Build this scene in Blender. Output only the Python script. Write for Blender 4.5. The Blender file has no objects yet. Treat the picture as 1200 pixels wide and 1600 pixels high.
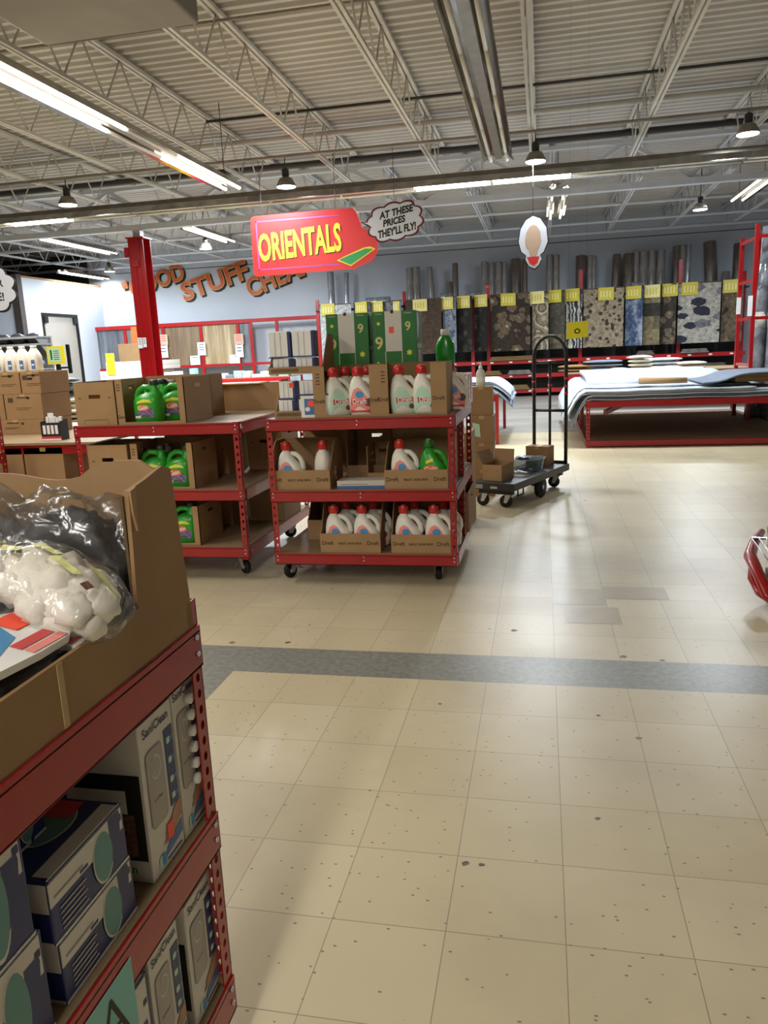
import bpy, bmesh, math, random
from mathutils import Matrix, Vector
random.seed(7)
PI = math.pi
SC = bpy.context.scene
COL = SC.collection

# ---------------------------------------------------------------- camera
CAM_H = 1.48
FPX, YAW, PIT, ROLL = 1188.0, -0.2096, -0.2077, -0.0445
_f = Vector((math.sin(YAW)*math.cos(PIT), math.cos(YAW)*math.cos(PIT), math.sin(PIT)))
_r0 = Vector((math.cos(YAW), -math.sin(YAW), 0))
_u0 = _r0.cross(_f)
_r = _r0*math.cos(ROLL)+_u0*math.sin(ROLL)
_u = _u0*math.cos(ROLL)-_r0*math.sin(ROLL)
cam = bpy.data.cameras.new('camera')
cam.sensor_fit = 'VERTICAL'; cam.sensor_height = 32.0; cam.lens = FPX*32.0/1600.0
cam.clip_start = 0.02; cam.clip_end = 200
co = bpy.data.objects.new('camera', cam); COL.objects.link(co)
mw = Matrix.Identity(4)
for i in range(3):
    mw[i][0] = _r[i]; mw[i][1] = _u[i]; mw[i][2] = -_f[i]
mw[2][3] = CAM_H
co.matrix_world = mw
SC.camera = co

# ---------------------------------------------------------------- exposure, world
SC.view_settings.view_transform = 'Standard'
SC.view_settings.look = 'None'
SC.view_settings.gamma = 1
SC.view_settings.use_curve_mapping = False
SC.view_settings.exposure = -0.3
W = bpy.data.worlds.new('world'); SC.world = W; W.use_nodes = True
W.node_tree.nodes['Background'].inputs[0].default_value = (0.75, 0.8, 0.9, 1)
W.node_tree.nodes['Background'].inputs[1].default_value = 0.05
WARM = (1.0, 0.95, 0.88); COOL = (0.87, 0.94, 1.0)
P_TUBE = 118.0       # watts of one 2.4 m twin tube fitting
P_BAY = 200.0        # watts of one high bay lamp

def at_y(px, py, Y):
    d = _f+_r*((px-600)/FPX)-_u*((py-800)/FPX)
    return Vector((0, 0, CAM_H))+d*(Y/d.y)
def at_z(px, py, z):
    d = _f+_r*((px-600)/FPX)-_u*((py-800)/FPX)
    return Vector((0, 0, CAM_H))+d*((z-CAM_H)/d.z)

# ---------------------------------------------------------------- helpers
def lin(c):
    if isinstance(c, str):
        c = [int(c[i:i+2], 16)/255 for i in (0, 2, 4)]
        c = [x/12.92 if x <= 0.04045 else ((x+0.055)/1.055)**2.4 for x in c]
    return (c[0], c[1], c[2], 1)

MATS = {}
def nn(nt, typ, **kw):
    n = nt.nodes.new(typ)
    for k, v in kw.items():
        if k.startswith('i_'):
            n.inputs[k[2:].replace('_', ' ')].default_value = v
        else:
            setattr(n, k, v)
    return n
def mixc(nt, fac, a, b, mode='MIX'):
    n = nt.nodes.new('ShaderNodeMix'); n.data_type = 'RGBA'; n.blend_type = mode
    for idx, v in ((0, fac), (6, a), (7, b)):
        if hasattr(v, 'links'): nt.links.new(v, n.inputs[idx])
        else: n.inputs[idx].default_value = v
    return n.outputs[2]
def mth(nt, op, a, b=0.0, c=0.0):
    n = nt.nodes.new('ShaderNodeMath'); n.operation = op
    for i, v in enumerate((a, b, c)):
        if hasattr(v, 'links'): nt.links.new(v, n.inputs[i])
        else: n.inputs[i].default_value = v
    return n.outputs[0]
def ramp(nt, fac, stops):
    n = nt.nodes.new('ShaderNodeValToRGB'); e = n.color_ramp.elements
    while len(e) < len(stops): e.new(0.5)
    for k, (p, c) in enumerate(stops): e[k].position = p; e[k].color = lin(c)
    nt.links.new(fac, n.inputs[0]); return n.outputs[0]
def mat(name, col, rough=0.5, metal=0.0, var=0.0, vscale=6.0, col2=None, bump=0.0, bscale=40.0,
        emit=0.0, trans=0.0, alpha=1.0, coat=0.0, stretch=(1, 1, 1), spec=0.5):
    if name in MATS: return MATS[name]
    m = bpy.data.materials.new(name); m.use_nodes = True; nt = m.node_tree
    b = nt.nodes['Principled BSDF']
    b.inputs['Base Color'].default_value = lin(col)
    b.inputs['Roughness'].default_value = rough
    b.inputs['Metallic'].default_value = metal
    b.inputs['Transmission Weight'].default_value = trans
    b.inputs['Alpha'].default_value = alpha
    b.inputs['Coat Weight'].default_value = coat
    b.inputs['Specular IOR Level'].default_value = spec
    if emit:
        b.inputs['Emission Color'].default_value = lin(col); b.inputs['Emission Strength'].default_value = emit
    tc = nt.nodes.new('ShaderNodeTexCoord'); mp = nt.nodes.new('ShaderNodeMapping')
    mp.inputs['Scale'].default_value = stretch
    nt.links.new(tc.outputs['Object'], mp.inputs[0])
    if var or col2:
        n = nn(nt, 'ShaderNodeTexNoise', i_Scale=vscale, i_Detail=4.0)
        nt.links.new(mp.outputs[0], n.inputs['Vector'])
        c = lin(col)
        c2 = lin(col2) if col2 else tuple(max(0, x*(1-var)) for x in c[:3])+(1,)
        f = nn(nt, 'ShaderNodeMapRange', i_From_Min=0.35, i_From_Max=0.65)
        nt.links.new(n.outputs[0], f.inputs[0])
        nt.links.new(mixc(nt, f.outputs[0], c, c2), b.inputs['Base Color'])
    if bump:
        n = nn(nt, 'ShaderNodeTexNoise', i_Scale=bscale, i_Detail=3.0)
        nt.links.new(mp.outputs[0], n.inputs['Vector'])
        bp = nn(nt, 'ShaderNodeBump', i_Strength=bump, i_Distance=0.01)
        nt.links.new(n.outputs[0], bp.inputs['Height']); nt.links.new(bp.outputs[0], b.inputs['Normal'])
    MATS[name] = m
    return m

mat('red', 'a20f15', 0.32, var=0.15, vscale=3, coat=0.2)
mat('mdf', '8a7355', 0.6, var=0.12, vscale=12)
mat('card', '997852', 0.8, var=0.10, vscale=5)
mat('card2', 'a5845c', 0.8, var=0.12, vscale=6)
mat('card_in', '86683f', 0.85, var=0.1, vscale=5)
mat('card_edge', '5f4a2d', 0.9)
mat('card_ink', '4a3826', 0.8)
mat('tape', 'b59a6a', 0.3, var=0.1)
mat('white_pl', 'e9e6da', 0.35, var=0.03)
mat('white', 'e6e6e4', 0.5)
mat('paper', 'dfe4e8', 0.6)
mat('green_pl', '2aa02c', 0.3, var=0.1, vscale=10)
mat('green_dk', '176b22', 0.35)
mat('green_lq', '1f8f2a', 0.2, var=0.12, vscale=5)
mat('cap_red', 'c22a26', 0.25, var=0.1)
mat('cap_red_in', 'e2605a', 0.3)
mat('cap_blk', '1d2a22', 0.4)
mat('cap_grey', 'a9a8a0', 0.35)
mat('pink', 'ef8d86', 0.45, var=0.06)
mat('lbl_red', 'cf3b40', 0.45)
mat('lbl_blue', '3f8fc4', 0.45)
mat('lbl_mint', 'b9dcc6', 0.5)
mat('lbl_yel', 'dfdc35', 0.45)
mat('lbl_org', 'ee6a34', 0.45)
mat('lbl_purp', '4b3566', 0.5, col2='8c7aa5', vscale=60)
mat('brown_berry', '7d5145', 0.5, var=0.5, vscale=90)
mat('blk', '101010', 0.4)
mat('rubber', '0c0c0d', 0.6)
mat('char', '2a2c2b', 0.45, var=0.2)
mat('steel', 'b9bcc0', 0.28, metal=1.0)
mat('zinc', 'c9ccd0', 0.35, metal=0.8)
mat('hole', '0a0705', 0.9)  # near-black colour standing for the shade inside openings
mat('orange', 'f4512f', 0.5)
mat('blue_b', '242f66', 0.4, var=0.1, vscale=8)
mat('blue_l', '4472a8', 0.45)
mat('teal', '5f8f8a', 0.5)
mat('teal_paper', '86c0b8', 0.7)
mat('box_w', 'cfcac0', 0.42, var=0.04)
mat('box_grey', 'aaa39a', 0.5)
mat('box_grey2', '8f8a85', 0.5)
mat('ink', '27304f', 0.5)
mat('inkblk', '141414', 0.6)
mat('skin', 'b58468', 0.5, var=0.2, vscale=30)
mat('yel', 'e6dc2a', 0.5)
mat('yel_ol', 'c3b42e', 0.4, var=0.3, vscale=30)
mat('yel_pale', 'd9d08a', 0.4, var=0.2, vscale=30)
mat('beam', 'cfcac0', 0.55, var=0.12, vscale=2)
mat('beam_w', 'c9ccd0', 0.5, var=0.08, vscale=2)
mat('pipe', '968c82', 0.5, var=0.2, vscale=2)
mat('pipe_d', '3a3532', 0.6)
mat('tube_on', (1.0, 0.93, 0.8), 0.4, emit=12.0)
mat('tube_off', 'd5d2c8', 0.35)
mat('bay_on', (0.9, 0.96, 1.0), 0.4, emit=14.0)
mat('reflector', 'b5b0a8', 0.16, metal=1.0, var=0.4, vscale=4)
mat('housing', '8a8378', 0.35, metal=0.5, var=0.2)
mat('sign_red', 'd2292c', 0.4, var=0.04)
mat('sign_yel', 'f3d63c', 0.45)
mat('sign_vio', '9a4fa0', 0.45)
mat('sign_white', 'c9ccd6', 0.45)
mat('carpet_g', '2f9a58', 0.6)
mat('letter_org', 'b4402c', 0.5, col2='cf6a35', vscale=1.3)
mat('letter_rim', 'c79a4b', 0.5)

class M:
    """collects shapes, then links them as ONE mesh object"""
    def __init__(s, T=None):
        s.v = []; s.f = []; s.m = []; s.s = []; s.names = []; s.T = T or Matrix.Identity(4)
    def _mi(s, name):
        if name not in s.names: s.names.append(name)
        return s.names.index(name)
    def add(s, vs, fs, m, smooth=False, T=None):
        X = s.T @ T if T is not None else s.T
        o = len(s.v); s.v += [X @ Vector(p) for p in vs]; k = s._mi(m)
        for f in fs:
            s.f.append([i+o for i in f]); s.m.append(k); s.s.append(smooth)
        return s
    def box(s, a, b, m, T=None, bev=0.0):
        x0, y0, z0 = a; x1, y1, z1 = b
        if x0 > x1: x0, x1 = x1, x0
        if y0 > y1: y0, y1 = y1, y0
        if z0 > z1: z0, z1 = z1, z0
        if bev <= 0:
            vs = [(x0,y0,z0),(x1,y0,z0),(x1,y1,z0),(x0,y1,z0),(x0,y0,z1),(x1,y0,z1),(x1,y1,z1),(x0,y1,z1)]
            return s.add(vs, [(0,3,2,1),(4,5,6,7),(0,1,5,4),(1,2,6,5),(2,3,7,6),(3,0,4,7)], m, False, T)
        bm = bmesh.new(); bmesh.ops.create_cube(bm, size=1)
        for v in bm.verts:
            v.co = Vector(((x0+x1)/2+v.co.x*(x1-x0), (y0+y1)/2+v.co.y*(y1-y0), (z0+z1)/2+v.co.z*(z1-z0)))
        bmesh.ops.bevel(bm, geom=bm.edges[:], offset=bev, segments=2, affect='EDGES', profile=0.5)
        bm.verts.index_update()
        vs = [v.co.copy() for v in bm.verts]; fs = [[v.index for v in f.verts] for f in bm.faces]
        bm.free(); return s.add(vs, fs, m, False, T)
    def flat(s, pts, m, T=None, th=0.0):
        n = len(pts)
        if th == 0: return s.add([(p[0], p[1], 0) for p in pts], [list(range(n))], m, False, T)
        vs = [(p[0], p[1], 0) for p in pts]+[(p[0], p[1], -th) for p in pts]
        fs = [list(range(n)), list(range(2*n-1, n-1, -1))]+[[i, i+n, (i+1) % n+n, (i+1) % n] for i in range(n)]
        return s.add(vs, fs, m, False, T)
    def poly3(s, pts, m, T=None): return s.add(pts, [list(range(len(pts)))], m, False, T)
    def tube(s, path, r, m, n=8, T=None, closed=False, caps=True):
        P = [Vector(p) for p in path]; k = len(P); R = r if isinstance(r, (list, tuple)) else [r]*k
        vs = []; fs = []; up = None
        for i in range(k):
            a = P[i-1] if (i > 0 or closed) else P[i]; b = P[(i+1) % k] if (i < k-1 or closed) else P[i]
            t = (b-a).normalized()
            if up is None:
                up = Vector((0, 0, 1)) if abs(t.z) < 0.9 else Vector((1, 0, 0))
            up = (up-t*up.dot(t)).normalized(); sd = t.cross(up)
            for j in range(n):
                A = 2*PI*j/n; vs.append(P[i]+(up*math.cos(A)+sd*math.sin(A))*R[i])
        for i in range(k if closed else k-1):
            for j in range(n):
                a = i*n+j; b = i*n+(j+1) % n; c = ((i+1) % k)*n+(j+1) % n; d = ((i+1) % k)*n+j
                fs.append((a, b, c, d))
        if caps and not closed:
            fs.append(list(range(n))[::-1]); fs.append([(k-1)*n+j for j in range(n)])
        return s.add(vs, fs, m, n > 4, T)
    def bar(s, a, b, w, h, m, T=None):
        a = Vector(a); b = Vector(b); t = (b-a).normalized()
        up = Vector((0, 0, 1)) if abs(t.z) < 0.95 else Vector((0, 1, 0))
        sd = t.cross(up).normalized(); up = sd.cross(t)
        vs = []
        for p in (a, b):
            for x, y in ((-1, -1), (1, -1), (1, 1), (-1, 1)): vs.append(p+sd*(x*w/2)+up*(y*h/2))
        return s.add(vs, [(0,1,2,3),(7,6,5,4),(0,4,5,1),(1,5,6,2),(2,6,7,3),(3,7,4,0)], m, False, T)
    def loft(s, rings, m, T=None, caps=True, smooth=True):
        n = len(rings[0]); vs = [p for r in rings for p in r]; fs = []
        for i in range(len(rings)-1):
            for j in range(n):
                fs.append((i*n+j, i*n+(j+1) % n, (i+1)*n+(j+1) % n, (i+1)*n+j))
        if caps: fs.append(list(range(n))[::-1]); fs.append([(len(rings)-1)*n+j for j in range(n)])
        return s.add(vs, fs, m, smooth, T)
    def lathe(s, prof, m, n=20, T=None, c=(0, 0, 0)):
        rings = [[(c[0]+r*math.cos(2*PI*j/n), c[1]+r*math.sin(2*PI*j/n), c[2]+z) for j in range(n)] for r, z in prof]
        return s.loft(rings, m, T)
    def text(s, txt, size, m, T=None, off=0.0, shear=0.0, th=0.0, proj=None, sx=1.0, align='CENTER', spacing=1.0):
        vs, fs = text_mesh(txt, off, shear, th, align, spacing)
        V = [Vector((v[0]*size*sx, v[1]*size, v[2])) for v in vs]
        if proj:
            V = [proj(T @ v if T is not None else v) for v in V]; return s.add(V, fs, m)
        return s.add(V, fs, m, False, T)
    def build(s, name, parent=None, bev=0.0, sub=0):
        me = bpy.data.meshes.new(name)
        me.from_pydata([tuple(v) for v in s.v], [], s.f)
        for n in s.names: me.materials.append(MATS[n])
        me.polygons.foreach_set('material_index', s.m); me.polygons.foreach_set('use_smooth', s.s)
        me.update()
        ob = bpy.data.objects.new(name, me); COL.objects.link(ob)
        if parent: ob.parent = parent
        if bev:
            b = ob.modifiers.new('bevel', 'BEVEL'); b.width = bev; b.segments = 2; b.limit_method = 'ANGLE'
        if sub:
            b = ob.modifiers.new('subdiv', 'SUBSURF'); b.levels = sub; b.render_levels = sub
        return ob

_TX = {}
def text_mesh(txt, off, shear, th, align, spacing):
    key = (txt, off, shear, th, align, spacing)
    if key not in _TX:
        cu = bpy.data.curves.new('t', 'FONT'); cu.body = txt; cu.size = 1.0; cu.offset = off; cu.shear = shear
        cu.extrude = th/2; cu.align_x = align; cu.align_y = 'CENTER'; cu.space_character = spacing; cu.resolution_u = 3
        ob = bpy.data.objects.new('t', cu); COL.objects.link(ob)
        dg = bpy.context.evaluated_depsgraph_get()
        me = bpy.data.meshes.new_from_object(ob.evaluated_get(dg))
        _TX[key] = ([tuple(v.co) for v in me.vertices], [list(p.vertices) for p in me.polygons])
        bpy.data.objects.remove(ob); bpy.data.curves.remove(cu); bpy.data.meshes.remove(me)
    return _TX[key]

def Tm(loc=(0, 0, 0), rx=0, ry=0, rz=0, sc=1):
    return Matrix.Translation(loc) @ Matrix.Rotation(rz, 4, 'Z') @ Matrix.Rotation(ry, 4, 'Y') @ Matrix.Rotation(rx, 4, 'X') @ Matrix.Scale(sc, 4)
def F_my(x, y, z, rot=0): return Tm((x, y, z), rx=PI/2) @ Matrix.Rotation(rot, 4, 'Z')        # faces -y, x to the right
def F_px(x, y, z, rot=0): return Tm((x, y, z), rx=PI/2, rz=PI/2) @ Matrix.Rotation(rot, 4, 'Z')  # faces +x, text runs along +y
def F_mx(x, y, z, rot=0): return Tm((x, y, z), rx=PI/2, rz=-PI/2) @ Matrix.Rotation(rot, 4, 'Z')

def tag(o, label=None, cat=None, group=None, kind=None):
    if label: o['label'] = label
    if cat: o['category'] = cat
    if group: o['group'] = group
    if kind: o['kind'] = kind
    return o
def thing(name, label, cat, loc=(0, 0, 0), rotz=0.0, group=None):
    o = bpy.data.objects.new(name, None); COL.objects.link(o)
    o.location = loc; o.rotation_euler = (0, 0, rotz); o.empty_display_size = 0.05
    return tag(o, label, cat, group)
def kids(o): return [c for c in COL.objects if c.parent == o]
def dup(root, loc=None, rotz=None, label=None, group=None):
    r = root.copy(); COL.objects.link(r)
    if loc is not None: r.location = loc
    if rotz is not None: r.rotation_euler = (0, 0, rotz)
    if label: r['label'] = label
    if group: r['group'] = group
    for ch in kids(root):
        c = ch.copy(); COL.objects.link(c); c.parent = r
        for g in kids(ch):
            d = g.copy(); COL.objects.link(d); d.parent = c
    return r
def rr(w, h, r, n=4):
    """rounded rectangle outline centred on the origin"""
    out = []
    for cx, cy, a in ((w/2-r, h/2-r, 0), (-w/2+r, h/2-r, 90), (-w/2+r, -h/2+r, 180), (w/2-r, -h/2+r, 270)):
        for k in range(n+1):
            A = math.radians(a+90*k/n); out.append((cx+r*math.cos(A), cy+r*math.sin(A)))
    return out
def ell(rx, ry, n=20, cx=0, cy=0): return [(cx+rx*math.cos(2*PI*k/n), cy+ry*math.sin(2*PI*k/n)) for k in range(n)]
ORD = ['first', 'second', 'third', 'fourth', 'fifth', 'sixth', 'seventh', 'eighth', 'ninth', 'tenth', 'eleventh', 'twelfth',
       'thirteenth', 'fourteenth', 'fifteenth', 'sixteenth', 'seventeenth', 'eighteenth', 'nineteenth', 'twentieth']

# ================================================================ SETTING
XL, XR, YB, YF, ZD = -15.0, 8.0, 24.6, -7.0, 5.15
def floor_material():
    m = bpy.data.materials.new('floor_tiles'); m.use_nodes = True; nt = m.node_tree; L = nt.links
    b = nt.nodes['Principled BSDF']
    tc = nt.nodes.new('ShaderNodeTexCoord'); sp = nt.nodes.new('ShaderNodeSeparateXYZ'); L.new(tc.outputs['Object'], sp.inputs[0])
    X = mth(nt, 'ADD', sp.outputs[0], 0.2463); Y = mth(nt, 'SUBTRACT', sp.outputs[1], 3.2176)
    u = mth(nt, 'DIVIDE', X, 0.3048); v = mth(nt, 'DIVIDE', Y, 0.3048)
    fu = mth(nt, 'FLOORED_MODULO', u, 1.0) if False else mth(nt, 'FRACT', u); fv = mth(nt, 'FRACT', v)
    eu = mth(nt, 'ABSOLUTE', mth(nt, 'SUBTRACT', fu, 0.5)); ev = mth(nt, 'ABSOLUTE', mth(nt, 'SUBTRACT', fv, 0.5))
    line = mth(nt, 'GREATER_THAN', mth(nt, 'MAXIMUM', eu, ev), 0.4955)
    iu = mth(nt, 'FLOOR', u); iv = mth(nt, 'FLOOR', v)
    cb = nt.nodes.new('ShaderNodeCombineXYZ'); L.new(iu, cb.inputs[0]); L.new(iv, cb.inputs[1])
    wn = nn(nt, 'ShaderNodeTexWhiteNoise', noise_dimensions='3D'); L.new(cb.outputs[0], wn.inputs['Vector'])
    tile = ramp(nt, wn.outputs['Value'], [(0.0, 'c7bb9b'), (0.5, 'cbc0a1'), (1.0, 'd0c5a7')])
    n1 = nn(nt, 'ShaderNodeTexNoise', i_Scale=0.55, i_Detail=5.0, i_Roughness=0.6); L.new(tc.outputs['Object'], n1.inputs['Vector'])
    dirt = nn(nt, 'ShaderNodeMapRange', i_From_Min=0.46, i_From_Max=0.72, i_To_Max=0.6); L.new(n1.outputs[0], dirt.inputs[0])
    c = mixc(nt, dirt.outputs[0], tile, lin('9c8e74'))
    # dark and pale specks of vinyl tile
    mp = nt.nodes.new('ShaderNodeMapping'); mp.inputs['Scale'].default_value = (1.0, 1.7, 1); L.new(tc.outputs['Object'], mp.inputs[0])
    vo = nn(nt, 'ShaderNodeTexVoronoi', i_Scale=24.0); vo.feature = 'F1'; L.new(mp.outputs[0], vo.inputs['Vector'])
    sp1 = mth(nt, 'LESS_THAN', vo.outputs['Distance'], 0.12)
    vc = nt.nodes.new('ShaderNodeSeparateColor'); L.new(vo.outputs['Color'], vc.inputs[0])
    sp1 = mth(nt, 'MULTIPLY', sp1, mth(nt, 'GREATER_THAN', vc.outputs[0], 0.5))
    c = mixc(nt, mth(nt, 'MULTIPLY', sp1, 0.85), c, lin('746852'))
    vo2 = nn(nt, 'ShaderNodeTexVoronoi', i_Scale=2.1); L.new(tc.outputs['Object'], vo2.inputs['Vector'])
    vc2 = nt.nodes.new('ShaderNodeSeparateColor'); L.new(vo2.outputs['Color'], vc2.inputs[0])
    nz = nn(nt, 'ShaderNodeTexNoise', i_Scale=30.0); L.new(tc.outputs['Object'], nz.inputs['Vector'])
    sp2 = mth(nt, 'LESS_THAN', mth(nt, 'ADD', vo2.outputs['Distance'], mth(nt, 'MULTIPLY', nz.outputs[0], 0.05)), 0.062)
    sp2 = mth(nt, 'MULTIPLY', sp2, mth(nt, 'GREATER_THAN', vc2.outputs[1], 0.45))
    c = mixc(nt, mth(nt, 'MULTIPLY', sp2, 0.7), c, lin('4a4036'))
    c = mixc(nt, mth(nt, 'MULTIPLY', line, 0.7), c, lin('7d7260'))
    # grey band of tiles, one row across and one column towards the viewer
    x = sp.outputs[0]; y = sp.outputs[1]
    row = mth(nt, 'MULTIPLY', mth(nt, 'GREATER_THAN', y, 3.2176), mth(nt, 'LESS_THAN', y, 3.5224))
    row = mth(nt, 'MULTIPLY', row, mth(nt, 'GREATER_THAN', x, -1.77))
    colm = mth(nt, 'MULTIPLY', mth(nt, 'GREATER_THAN', x, -1.77), mth(nt, 'LESS_THAN', x, -1.465))
    colm = mth(nt, 'MULTIPLY', colm, mth(nt, 'LESS_THAN', y, 3.5224))
    band = mth(nt, 'MAXIMUM', row, colm)
    n2 = nn(nt, 'ShaderNodeTexNoise', i_Scale=35.0, i_Detail=5.0); L.new(tc.outputs['Object'], n2.inputs['Vector'])
    g = ramp(nt, n2.outputs[0], [(0.3, '757771'), (0.7, '8f918a')])
    c = mixc(nt, band, c, g)
    # bare concrete beyond the tiles
    n3 = nn(nt, 'ShaderNodeTexNoise', i_Scale=1.2, i_Detail=8.0, i_Roughness=0.65); mp3 = nt.nodes.new('ShaderNodeMapping')
    mp3.inputs['Scale'].default_value = (0.5, 1.6, 1); L.new(tc.outputs['Object'], mp3.inputs[0]); L.new(mp3.outputs[0], n3.inputs['Vector'])
    con = ramp(nt, n3.outputs[0], [(0.3, '8b8983'), (0.7, 'a9a7a1')])
    c = mixc(nt, mth(nt, 'GREATER_THAN', y, 13.4), c, con)
    L.new(c, b.inputs['Base Color'])
    rg = nn(nt, 'ShaderNodeMapRange', i_To_Min=0.26, i_To_Max=0.46); L.new(n1.outputs[0], rg.inputs[0]); L.new(rg.outputs[0], b.inputs['Roughness'])
    nb = nn(nt, 'ShaderNodeTexNoise', i_Scale=9.0, i_Detail=2.0); L.new(tc.outputs['Object'], nb.inputs['Vector'])
    nb2 = nn(nt, 'ShaderNodeTexNoise', i_Scale=2.2, i_Detail=1.0); L.new(tc.outputs['Object'], nb2.inputs['Vector'])
    bp = nn(nt, 'ShaderNodeBump', i_Strength=0.5, i_Distance=0.0015); L.new(mth(nt, 'ADD', nb.outputs[0], mth(nt, 'MULTIPLY', nb2.outputs[0], 1.5)), bp.inputs['Height'])
    bp2 = nn(nt, 'ShaderNodeBump', i_Strength=0.4, i_Distance=0.001); L.new(mth(nt, 'SUBTRACT', 1.0, line), bp2.inputs['Height']); L.new(bp.outputs[0], bp2.inputs['Normal'])
    L.new(bp2.outputs[0], b.inputs['Normal'])
    MATS['floor'] = m
floor_material()
mat('floor_patch', '9c8c76', 0.4, var=0.15, vscale=8)
mat('floor_patch2', 'b3a68c', 0.35, var=0.1, vscale=8)
mat('scuff', '3d3a36', 0.5, col2='8d8572', vscale=60)
mat('wall_blue', 'b9c1cb', 0.75, var=0.06, vscale=0.6)
mat('wall_grey', 'aeb2b8', 0.75, var=0.08, vscale=0.5)
mat('deck', 'c3beb7', 0.62, var=0.12, vscale=0.8)
mat('dark_wall', '3a3a3a', 0.8)

fl = M(); fl.add([(-30, YF, 0), (XR, YF, 0), (XR, YB, 0), (-30, YB, 0)], [(0, 1, 2, 3)], 'floor')
G = 0.3048
def tile_at(c, r, w=1.0, h=1.0, m='floor_patch'):
    x0 = c*G-0.2463; y0 = 3.2176+r*G
    fl.add([(x0+.003, y0+.003, .0008), (x0+G*w-.003, y0+.003, .0008), (x0+G*w-.003, y0+G*h-.003, .0008), (x0+.003, y0+G*h-.003, .0008)], [(0, 1, 2, 3)], m)
tile_at(1, 3.6, 1, 1, 'floor_patch2'); tile_at(2, 4.0, 1.2, .8, 'floor_patch2'); tile_at(1.2, 2.6, 1, .9, 'floor_patch2')
def scuff(x, y, s, a, n=9):
    random.seed(int(abs(x*1000)))
    pts = []
    for k in range(n):
        A = 2*PI*k/n; R = s*(0.55+0.45*random.random())
        px = R*math.cos(A)*1.0; py = R*math.sin(A)*0.75
        pts.append((x+px*math.cos(a)-py*math.sin(a), y+px*math.sin(a)+py*math.cos(a), 0.0012))
    fl.add(pts, [list(range(n))], 'scuff')
for px, py, s, a in ((727, 1349, .016, .8), (752, 1351, .012, 0), (803, 985, .022, .4), (765, 983, .01, 0), (975, 1026, .022, .5), (1035, 1032, .016, 0),
                     (935, 1118, .012, 0), (484, 977, .012, 0), (519, 920, .014, 0), (688, 1100, .012, 0), (933, 1279, .012, 0), (578, 1235, .006, 0), (450, 1004, .02, .6)):
    q = at_z(px, py, 0); scuff(q.x, q.y, s, a)
tag(fl.build('floor'), kind='structure')

# corrugated roof deck, ribs run along x
dk = M(); y = YF; p = 0.19; prof = []
while y < YB+0.3:
    prof += [(y, ZD), (y+0.07, ZD), (y+0.095, ZD+0.045), (y+0.165, ZD+0.045)]; y += p
n = len(prof)
for x0, x1 in ((-30, -15), (-15, XR)):
    dk.add([(x0, a, b) for a, b in prof]+[(x1, a, b) for a, b in prof], [(i, i+1, n+i+1, n+i) for i in range(n-1)], 'deck')
dk.box((-30, YF, ZD+.05), (XR, YB+.4, ZD+.15), 'deck')
tag(dk.build('ceiling'), kind='structure')
def wall(name, a, b, m): tag(M().box(a, b, m).build(name), kind='structure')
wall('wall_back', (-15.2, YB, 0), (XR, YB+.2, ZD+.04), 'wall_blue')
wall('wall_right', (XR, YF, 0), (XR+.2, YB+.2, ZD+.04), 'wall_grey')
wall('wall_front', (-30, YF-.2, 0), (XR+.2, YF, ZD+.04), 'wall_grey')
wall('wall_far_left', (-30.2, YF-.2, 0), (-30, YB+.2, ZD+.04), 'dark_wall')
wall('wall_storage', (-30, YB, 0), (-15.2, YB+.2, ZD+.04), 'dark_wall')
# left partition with its top edge, and the return wall beside it
XP = -14.8
pw = M()
dy0, dy1, dz = 21.15, 23.0, 3.08
pw.box((XP-.15, 20.4, 0), (XP, dy0, 4.05), 'wall_blue'); pw.box((XP-.15, dy1, 0), (XP, YB, 4.05), 'wall_blue')
pw.box((XP-.15, dy0, dz), (XP, dy1, 4.05), 'wall_blue'); pw.box((XP-.17, 20.42, 4.05), (XP+.02, YB, 4.1), 'card')
tag(pw.build('wall_left'), kind='structure')
wall('wall_return', (-30, 20.25, 0), (XP-.15, 20.4, 3.75), 'wall_blue')
mat('door_grey', '9c9991', 0.5, var=0.06, vscale=2)
d = M(); d.box((XP-.1, dy0+.08, 0.02), (XP-.03, dy1-.08, dz-.08), 'door_grey'); d = tag(d.build('door_1'), kind='structure')
fr = M(); fr.box((XP-.02, dy0, 0), (XP+.03, dy0+.08, dz), 'blk'); fr.box((XP-.02, dy1-.08, 0), (XP+.03, dy1, dz), 'blk'); fr.box((XP-.02, dy0+.08, dz-.08), (XP+.03, dy1-.08, dz), 'blk')
for yy in (dy0+.16, dy1-.16): fr.box((XP, yy-.09, dz-.3), (XP+.06, yy+.09, dz-.1), 'blk')
fr.build('door_frame', d)
hd = M(); hd.tube([(XP, dy0+.3, 1.5), (XP+.05, dy0+.3, 1.5), (XP+.05, dy0+.3, 1.2), (XP, dy0+.3, 1.2)], .015, 'steel'); hd.build('door_handle', d)
tr = M(); tr.box((XP-.2, 20.2, 0), (XP+.03, 20.41, 4.12), 'pipe_d'); tag(tr.build('trim_1'), kind='structure')

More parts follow.
